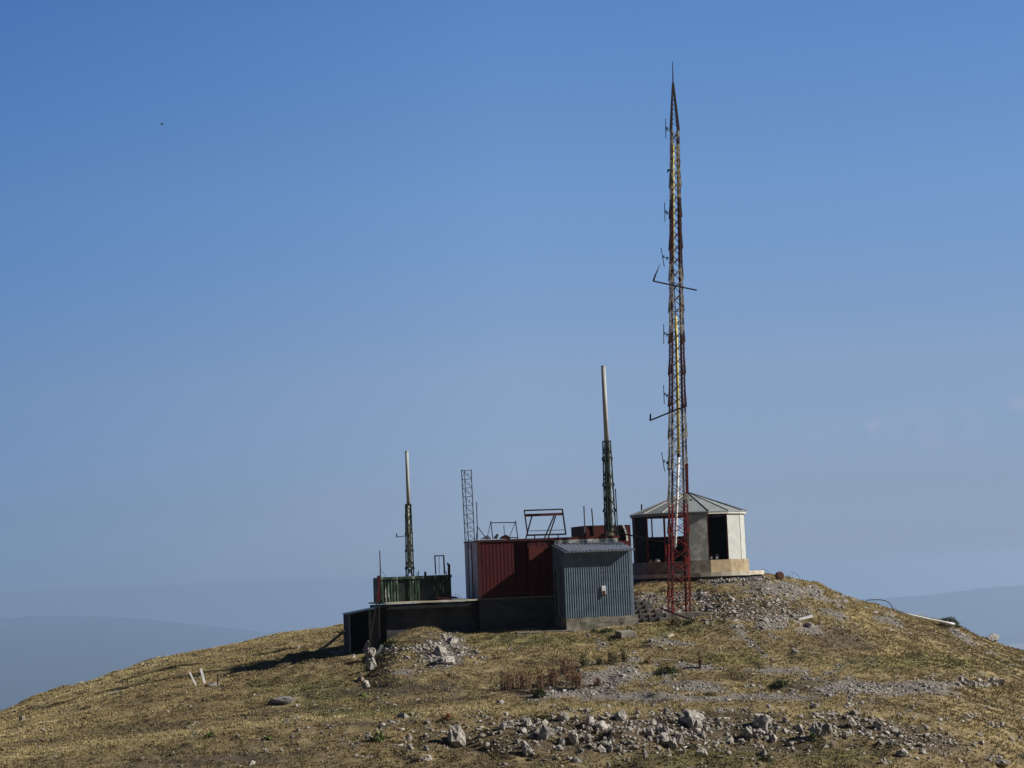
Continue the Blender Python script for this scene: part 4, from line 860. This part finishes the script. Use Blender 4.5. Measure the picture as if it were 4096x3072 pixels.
# plinth under the tower
p0=gpt(2735,2492); zt_=Bt.z-.0
T=lambda a,b,c:Bt+e1*a+e2*b+Z*c
pl_=MB().bbox(-.72,1.02,-.55,1.0,-1.0,-.005,T=T).build('mast_footing',M['concrete'],rough=.03,cuts=6,label='rough concrete footing under the lattice tower',cat='footing')
MB().beam(at(2640,2432,84.2),at(2780,2486,84.3),.09,.07).build('fallen_beam',M['darkred'],label='rusty beam lying across the tower footing',cat='beam')
MB().tube([hitv(2419,2121,1.8),at(2555,2148,87),at(2689,2175,Yt-.6)],.035,8).build('long_pole',M['dark'],label='long dark pole sagging from the cabin roof to the lattice tower',cat='pole')
# hollow blocks stack
def blk(p,ax):
    o=empty('hollow_block',p,'grey grooved hollow block in the tumbled stack between shed and tower','block','stack of grey hollow blocks')
    return o
bm0=MB(); 
for j in range(3): bm0.bbox(-.17,.17,-.1,.1,.002+j*.062,.055+j*.062,T=lambda a,b,c:Vector((a,b,c)))
bm0.bbox(-.165,.165,-.09,.09,.0,.18,T=lambda a,b,c:Vector((a,b,c)))
first=None; kk=0
for r_ in range(6):
    for c_ in range(4 if r_<4 else 3):
        px=2560+c_*31-r_*7+rr_.uniform(-3,3); py=2508-r_*17-c_*2+rr_.uniform(-2,2)
        if px<2538: px+=6
        Yq=85.0+r_*.12; p=at(px,py,Yq)
        if first is None:
            first=bm0.build('hollow_block',M['block'],loc=Vector((0,0,0))); o=first
        else:
            o=first.copy(); col.objects.link(o)
        o.location=p; o.rotation_euler=(rr_.uniform(-.05,.05),rr_.uniform(-.08,.1)+.03,yaw+rr_.uniform(-.12,.12)); tag(o,'grey grooved hollow block in the tumbled stack between shed and tower','block','stack of grey hollow blocks'); kk+=1
# heap of earth under the stack so that it stands on something
p=at(2590,2500,86.3); 
# ------------------------------------------------------------------ small things on the slopes
def stake(px0,py0,px1,py1,w,mat,name,label,cat):
    b=gpt(px1,py1); t=at(px0,py0,b.y); MB().beam(b-(t-b).normalized()*.15,t,w).build(name,mat,label=label,cat=cat)
stake(758,2688,785,2744,.07,M['white'],'leaning_stake','thin white stake leaning left on the left slope','stake')
stake(803,2674,820,2737,.10,M['white'],'leaning_stake','thicker white stake leaning left on the left slope','stake')
stake(871,2697,871,2742,.05,M['dark'],'iron_post','short dark upright post right of the two white stakes','post')
stake(1198,2583,1192,2597,.07,M['white'],'white_stick','short white stick on the slope left of the lean-to','stick')
b=gpt(88,2886); MB().tube([b-Z*.2,b+Z*.22],.13,10).build('concrete_stub',M['concrete'],label='small dark concrete stub post at the far left edge',cat='post',rough=.01)
def plank(px,py,L,ang,w,h,mat,name,label,cat,tilt=0,lift=.03,slopex=0):
    p=gpt(px,py); c,s=math.cos(ang),math.sin(ang); d=Vector((c,s,tilt)).normalized(); MB().beam(p-d*L/2+Z*lift,p+d*L/2+Z*lift,w,h,side=Vector((-s,c,0))).build(name,mat,label=label,cat=cat)
plank(455,2776,.42,.2,.3,.05,M['concrete_pale'],'flat_stone','flat grey paving stone in the grass on the far left slope','stone',tilt=.15,lift=.06)
plank(3217,2487,.85,.3,.12,.10,M['white'],'white_tube','white square tube propped on a rock on the right slope','tube',tilt=.18,lift=.16)
plank(2939,2489,.28,.3,.09,.04,M['white'],'white_board','short white board at the top of the stone filled trench','board',tilt=.15,lift=.07)
plank(2680,2552,.3,.7,.16,.08,M['concrete_pale'],'pale_block','pale brick shaped block below the tower footing','block',tilt=.35,lift=.1)
plank(2585,2590,.4,.05,.16,.12,M['block'],'grey_block','long grey block beside two white lumps in the grass','block',lift=.05)
plank(2670,2646,.42,-.1,.1,.03,M['white'],'white_board','thin white board lying above the gravel mound','board',tilt=-.05,lift=.05)
plank(2930,2460,.5,.1,.2,.04,M['rust'],'rusty_scrap','flat rusty brown scrap right of the tower footing','scrap',lift=.06)
plank(3020,2332,1.0,0,.05,.04,M['wood'],'timber_lath','long thin timber lath in front of the booth slab','lath',tilt=.0,lift=.1)
plank(2590,2340,1.1,.05,.04,.04,M['wood'],'timber_lath','thin pale lath right of the blue shed behind the stack','lath',tilt=.12,lift=.1)
plank(1700,2615,.8,0,.08,.05,M['concrete_pale'],'pale_lath','pale flat stone strip in the grass below the concrete wall','stone',lift=.05)
plank(2350,2655,1.2,.02,.2,.05,M['concrete_pale'],'pale_slab','long pale slab edge behind the weeds','slab',lift=.03)
plank(2180,2528,2.6,.26,.25,.06,M['concrete'],'kerb_strip','low concrete edging in front of the dark concrete base','edging',lift=.02)
for (px,py,w,h,lb) in [(2610,2596,14,10,'round white lump beside the grey block'),(2643,2592,26,12,'broken white lump right of the round one'),(2354,2548,20,18,'pale stone in front of the blue shed plinth'),(2398,2602,26,14,'pinkish flat stone in the grass before the blue shed'),(2832,2668,10,10,'tiny white stone on the slope above the gravel hollow')]:
    rock(px,py,w,h,lb,name='stone')
stake(2846,2484,2850,2504,.08,M['wood'],'wooden_peg','short wooden peg right of the tower footing','peg')
stake(1528,2580,1502,2634,.14,M['board'],'leaning_board','grey green board leaning among the rocks beside the lean-to','board')
stake(1497,2562,1487,2584,.16,M['concrete_pale'],'upright_slab','small white slab standing behind the rocks','slab')
stake(1521,2590,1512,2612,.1,M['board'],'leaning_board','short grey board behind the long leaning board','board')
b=gpt(1790,2880); leaf=MB(); leaf.prism([b+Vector((-.1,0,-.03)),b+Vector((.1,0,-.03)),b+Vector((.09,0,.1)),b+Vector((.03,0,.22)),b+Vector((-.05,0,.13))],Vector((0,.06,0))); leaf.build('rusty_marker',M['orange'],label='small orange rusty metal scrap on the grassy lip',cat='scrap')
b=gpt(1977,2634); MB().prism([b+Vector((-.05,0,0)),b+Vector((.06,0,0)),b+Vector((.03,0,.09)),b+Vector((-.03,0,.07))],Vector((0,.05,0))).build('red_litter',M['orange'],label='tiny red piece of litter in the grass',cat='litter')
# rusty drum on the skyline
b=gpt(3119,2320); c=Vector((b.x,b.y,b.z+.2)); d=Vector((.35,-.93,.1)).normalized()
MB().tube([c-d*.12,c-d*.1,c+d*.1,c+d*.12],[.17,.21,.21,.17],14).build('rusty_drum',M['rustpot'],label='round rusty drum lying on the skyline right of the booth',cat='drum')
# white pole with hose
pa=gpt(3590,2452); pa.z=at(3590,2452,pa.y).z; pts=[]
for (x_,y_) in [(3588,2446),(3650,2462),(3720,2478),(3780,2489),(3818,2497)]:
    pts.append(at(x_,y_,95.5)+Z*.0)
MB().tube(pts,[.055]*5,8).build('white_pole',M['pvc'],label='long white pole lying down the right skyline',cat='pole',smooth=True)
hs=[(3463,2412),(3466,2401),(3480,2400),(3520,2399),(3545,2404),(3560,2414),(3570,2430),(3578,2446)]
MB().tube([at(x_,y_,95.4) for x_,y_ in hs],.02,6).build('black_hose',M['cable'],label='black hose arching over the right skyline to the white pole',cat='hose')
for pts_,lb in [([(3045,2280),(3052,2276),(3062,2279),(3074,2287)],'thin cable end curling off the right end of the booth slab'),([(3072,2305),(3090,2312),(3112,2317)],'thin cable between the booth slab and the rusty drum'),([(3166,2290),(3178,2292),(3192,2302),(3200,2312)],'thin arched wire right of the rusty drum')]:
    MB().tube([at(x_,y_,93.6) for x_,y_ in pts_],.009,5).build('cable',M['cable'],label=lb,cat='cable')
# concrete block in rubble pile
p=gpt(3992,2738); T=lambda a,b,c:p+Vector((a,b,c)); MB().hexa([T(-.25,-.12,-.1),T(.2,-.12,-.1),T(.22,.15,-.1),T(-.25,.15,-.1),T(-.3,-.12,.2),T(.28,-.12,.22),T(.28,.15,.22),T(-.3,.15,.2)]).build('broken_block',M['concrete'],rough=.02,cuts=2,label='broken concrete block at the right end of the rubble pile',cat='block')
# bird
p=at(648,497,150); br=MB(); br.prism([p+Vector((-.11,0,-.01)),p+Vector((-.05,0,-.04)),p+Vector((.08,0,-.03)),p+Vector((.12,0,.02)),p+Vector((.08,0,.05)),p+Vector((-.05,0,.04))],Vector((0,.06,0)))
br.prism([p+Vector((-.06,.06,.03)),p+Vector((.05,.06,.03)),p+Vector((-.06,.24,.07))],Vector((0,0,.012))); br.prism([p+Vector((-.06,0,.03)),p+Vector((.05,0,.03)),p+Vector((-.05,-.2,.08))],Vector((0,0,.012)))
br.build('bird',M['dark'],label='tiny dark bird flying high in the sky at the upper left',cat='bird')

# ------------------------------------------------------------------ haze
HZ=(-14500,14500,-5500,33000,-800,26)
T=lambda a,b,c:Vector((a,b,c))
m=bpy.data.materials.new('haze_air'); m.use_nodes=True; nt=m.node_tree; nt.nodes.clear(); out=nt.nodes.new('ShaderNodeOutputMaterial'); pv=nt.nodes.new('ShaderNodeVolumePrincipled')
pv.inputs['Color'].default_value=(.492,.668,.9,1); pv.inputs['Density'].default_value=8.6e-5; pv.inputs['Anisotropy'].default_value=.43
nt.links.new(pv.outputs[0],out.inputs['Volume'])
hz_=MB().bbox(HZ[0],HZ[1],HZ[2],HZ[3],HZ[4],HZ[5],T=T).build('haze',m,kind='stuff',loc=Vector((0,0,0))); tag(hz_,'pale blue haze filling the distance','haze')
# ------------------------------------------------------------------ light
el=R(30); az=R(87.5); sd_=Vector((math.sin(az)*math.cos(el),-math.cos(az)*math.cos(el),math.sin(el)))
sun=bpy.data.lights.new('sun','SUN'); sun.energy=5; sun.angle=R(.5); sun.color=(1,.93,.82); so_=bpy.data.objects.new('sun',sun); so_.rotation_euler=sd_.to_track_quat('Z','Y').to_euler(); col.objects.link(so_)
w=bpy.data.worlds.new('World'); sc.world=w; w.use_nodes=True; nt=w.node_tree; bg=nt.nodes['Background']
sky=nt.nodes.new('ShaderNodeTexSky'); sky.sky_type='NISHITA'; sky.sun_disc=False; sky.sun_elevation=el; sky.sun_rotation=math.atan2(sd_.x,sd_.y); sky.altitude=1500; sky.air_density=1.0; sky.dust_density=.6; sky.ozone_density=3.0
tc=nt.nodes.new('ShaderNodeTexCoord'); sx=nt.nodes.new('ShaderNodeSeparateXYZ'); mx=nt.nodes.new('ShaderNodeMath'); mx.operation='MAXIMUM'; mx.inputs[1].default_value=.012; cb=nt.nodes.new('ShaderNodeCombineXYZ')
nt.links.new(tc.outputs['Generated'],sx.inputs[0]); nt.links.new(sx.outputs['X'],cb.inputs['X']); nt.links.new(sx.outputs['Y'],cb.inputs['Y']); nt.links.new(sx.outputs['Z'],mx.inputs[0]); nt.links.new(mx.outputs[0],cb.inputs['Z']); nt.links.new(cb.outputs[0],sky.inputs[0])
gm=nt.nodes.new('ShaderNodeMapRange'); gm.inputs['From Min'].default_value=0; gm.inputs['From Max'].default_value=1; nt.links.new(mx.outputs[0],gm.inputs['Value'])
SKYT=[(0.012, (0.28458, 0.34593999999999997, 0.5687000000000001)), (0.04, (0.346, 0.359, 0.50388)), (0.105, (0.514, 0.48, 0.543)), (0.197, (0.545, 0.607, 0.693)), (0.29, (0.477, 0.624, 0.776)), (0.45, (0.296, 0.389, 0.505)), (1, (0.114, 0.15, 0.219))]
rt_=ramp(nt,SKYT); nt.links.new(gm.outputs[0],rt_.inputs[0])
mm_=nt.nodes.new('ShaderNodeMix'); mm_.data_type='RGBA'; mm_.blend_type='MULTIPLY'; mm_.inputs[0].default_value=1; mm_.clamp_result=False
gx_=nt.nodes.new('ShaderNodeMapRange'); gx_.inputs['From Min'].default_value=-.3; gx_.inputs['From Max'].default_value=.3; nt.links.new(sx.outputs['X'],gx_.inputs['Value'])
rx_=ramp(nt,[(0,(.33,.395,.455)),(.5,(.556,.556,.556)),(1,(.505,.515,.52))]); nt.links.new(gx_.outputs[0],rx_.inputs[0])
m2_=nt.nodes.new('ShaderNodeVectorMath'); m2_.operation='MULTIPLY'; nt.links.new(rt_.outputs[0],m2_.inputs[0]); nt.links.new(rx_.outputs[0],m2_.inputs[1])
m3_=nt.nodes.new('ShaderNodeVectorMath'); m3_.operation='SCALE'; m3_.inputs[3].default_value=3.24; nt.links.new(m2_.outputs[0],m3_.inputs[0])
gy_=nt.nodes.new('ShaderNodeMapRange'); gy_.inputs['From Min'].default_value=-.2; gy_.inputs['From Max'].default_value=.6; gy_.inputs['To Min'].default_value=.28; gy_.inputs['To Max'].default_value=1; nt.links.new(sx.outputs['Y'],gy_.inputs['Value'])
m4_=nt.nodes.new('ShaderNodeVectorMath'); m4_.operation='SCALE'; nt.links.new(m3_.outputs[0],m4_.inputs[0]); nt.links.new(gy_.outputs[0],m4_.inputs[3]); m3_=m4_
nt.links.new(sky.outputs[0],mm_.inputs[6]); nt.links.new(m3_.outputs[0],mm_.inputs[7]); csum=None
for (cx_,cy_,rad,st_) in [(4075,1622,.011,.3),(3480,1700,.009,.15),(3700,1712,.035,.1),(3300,1745,.03,.05),(1350,2000,.025,.08)]:
    dv=ray(cx_,cy_).normalized(); sb=nt.nodes.new('ShaderNodeVectorMath'); sb.operation='SUBTRACT'; sb.inputs[1].default_value=dv; nt.links.new(tc.outputs['Generated'],sb.inputs[0])
    ms=nt.nodes.new('ShaderNodeVectorMath'); ms.operation='MULTIPLY'; ms.inputs[1].default_value=(1,1,2.6); nt.links.new(sb.outputs[0],ms.inputs[0])
    ln=nt.nodes.new('ShaderNodeVectorMath'); ln.operation='LENGTH'; nt.links.new(ms.outputs[0],ln.inputs[0])
    mp_=nt.nodes.new('ShaderNodeMapRange'); mp_.interpolation_type='SMOOTHSTEP'; mp_.inputs['From Min'].default_value=0; mp_.inputs['From Max'].default_value=rad*1.6; mp_.inputs['To Min'].default_value=st_; mp_.inputs['To Max'].default_value=0; nt.links.new(ln.outputs['Value'],mp_.inputs['Value'])
    if csum is None: csum=mp_.outputs[0]
    else:
        ad=nt.nodes.new('ShaderNodeMath'); ad.operation='ADD'; nt.links.new(csum,ad.inputs[0]); nt.links.new(mp_.outputs[0],ad.inputs[1]); csum=ad.outputs[0]
cn=nt.nodes.new('ShaderNodeTexNoise'); cn.inputs['Scale'].default_value=90; cn.inputs['Detail'].default_value=6; nt.links.new(tc.outputs['Generated'],cn.inputs[0])
cr_=ramp(nt,[(.4,(0,0,0)),(.62,(1,1,1))]); nt.links.new(cn.outputs[0],cr_.inputs[0]); cm=nt.nodes.new('ShaderNodeMath'); cm.operation='MULTIPLY'; nt.links.new(csum,cm.inputs[0]); nt.links.new(cr_.outputs[0],cm.inputs[1])
sc_out=mm_.outputs[2]; cmx=nt.nodes.new('ShaderNodeMix'); cmx.data_type='RGBA'; cmx.inputs[7].default_value=(4.7,4.6,5.9,1); nt.links.new(cm.outputs[0],cmx.inputs[0]); nt.links.new(sc_out,cmx.inputs[6]); nt.links.new(cmx.outputs[2],bg.inputs['Color']); bg.inputs['Strength'].default_value=.0758
sc.view_settings.view_transform='Standard'; sc.view_settings.look='None'; sc.view_settings.exposure=.4; sc.view_settings.gamma=1
sc.cycles.volume_bounces=1; sc.cycles.max_bounces=6
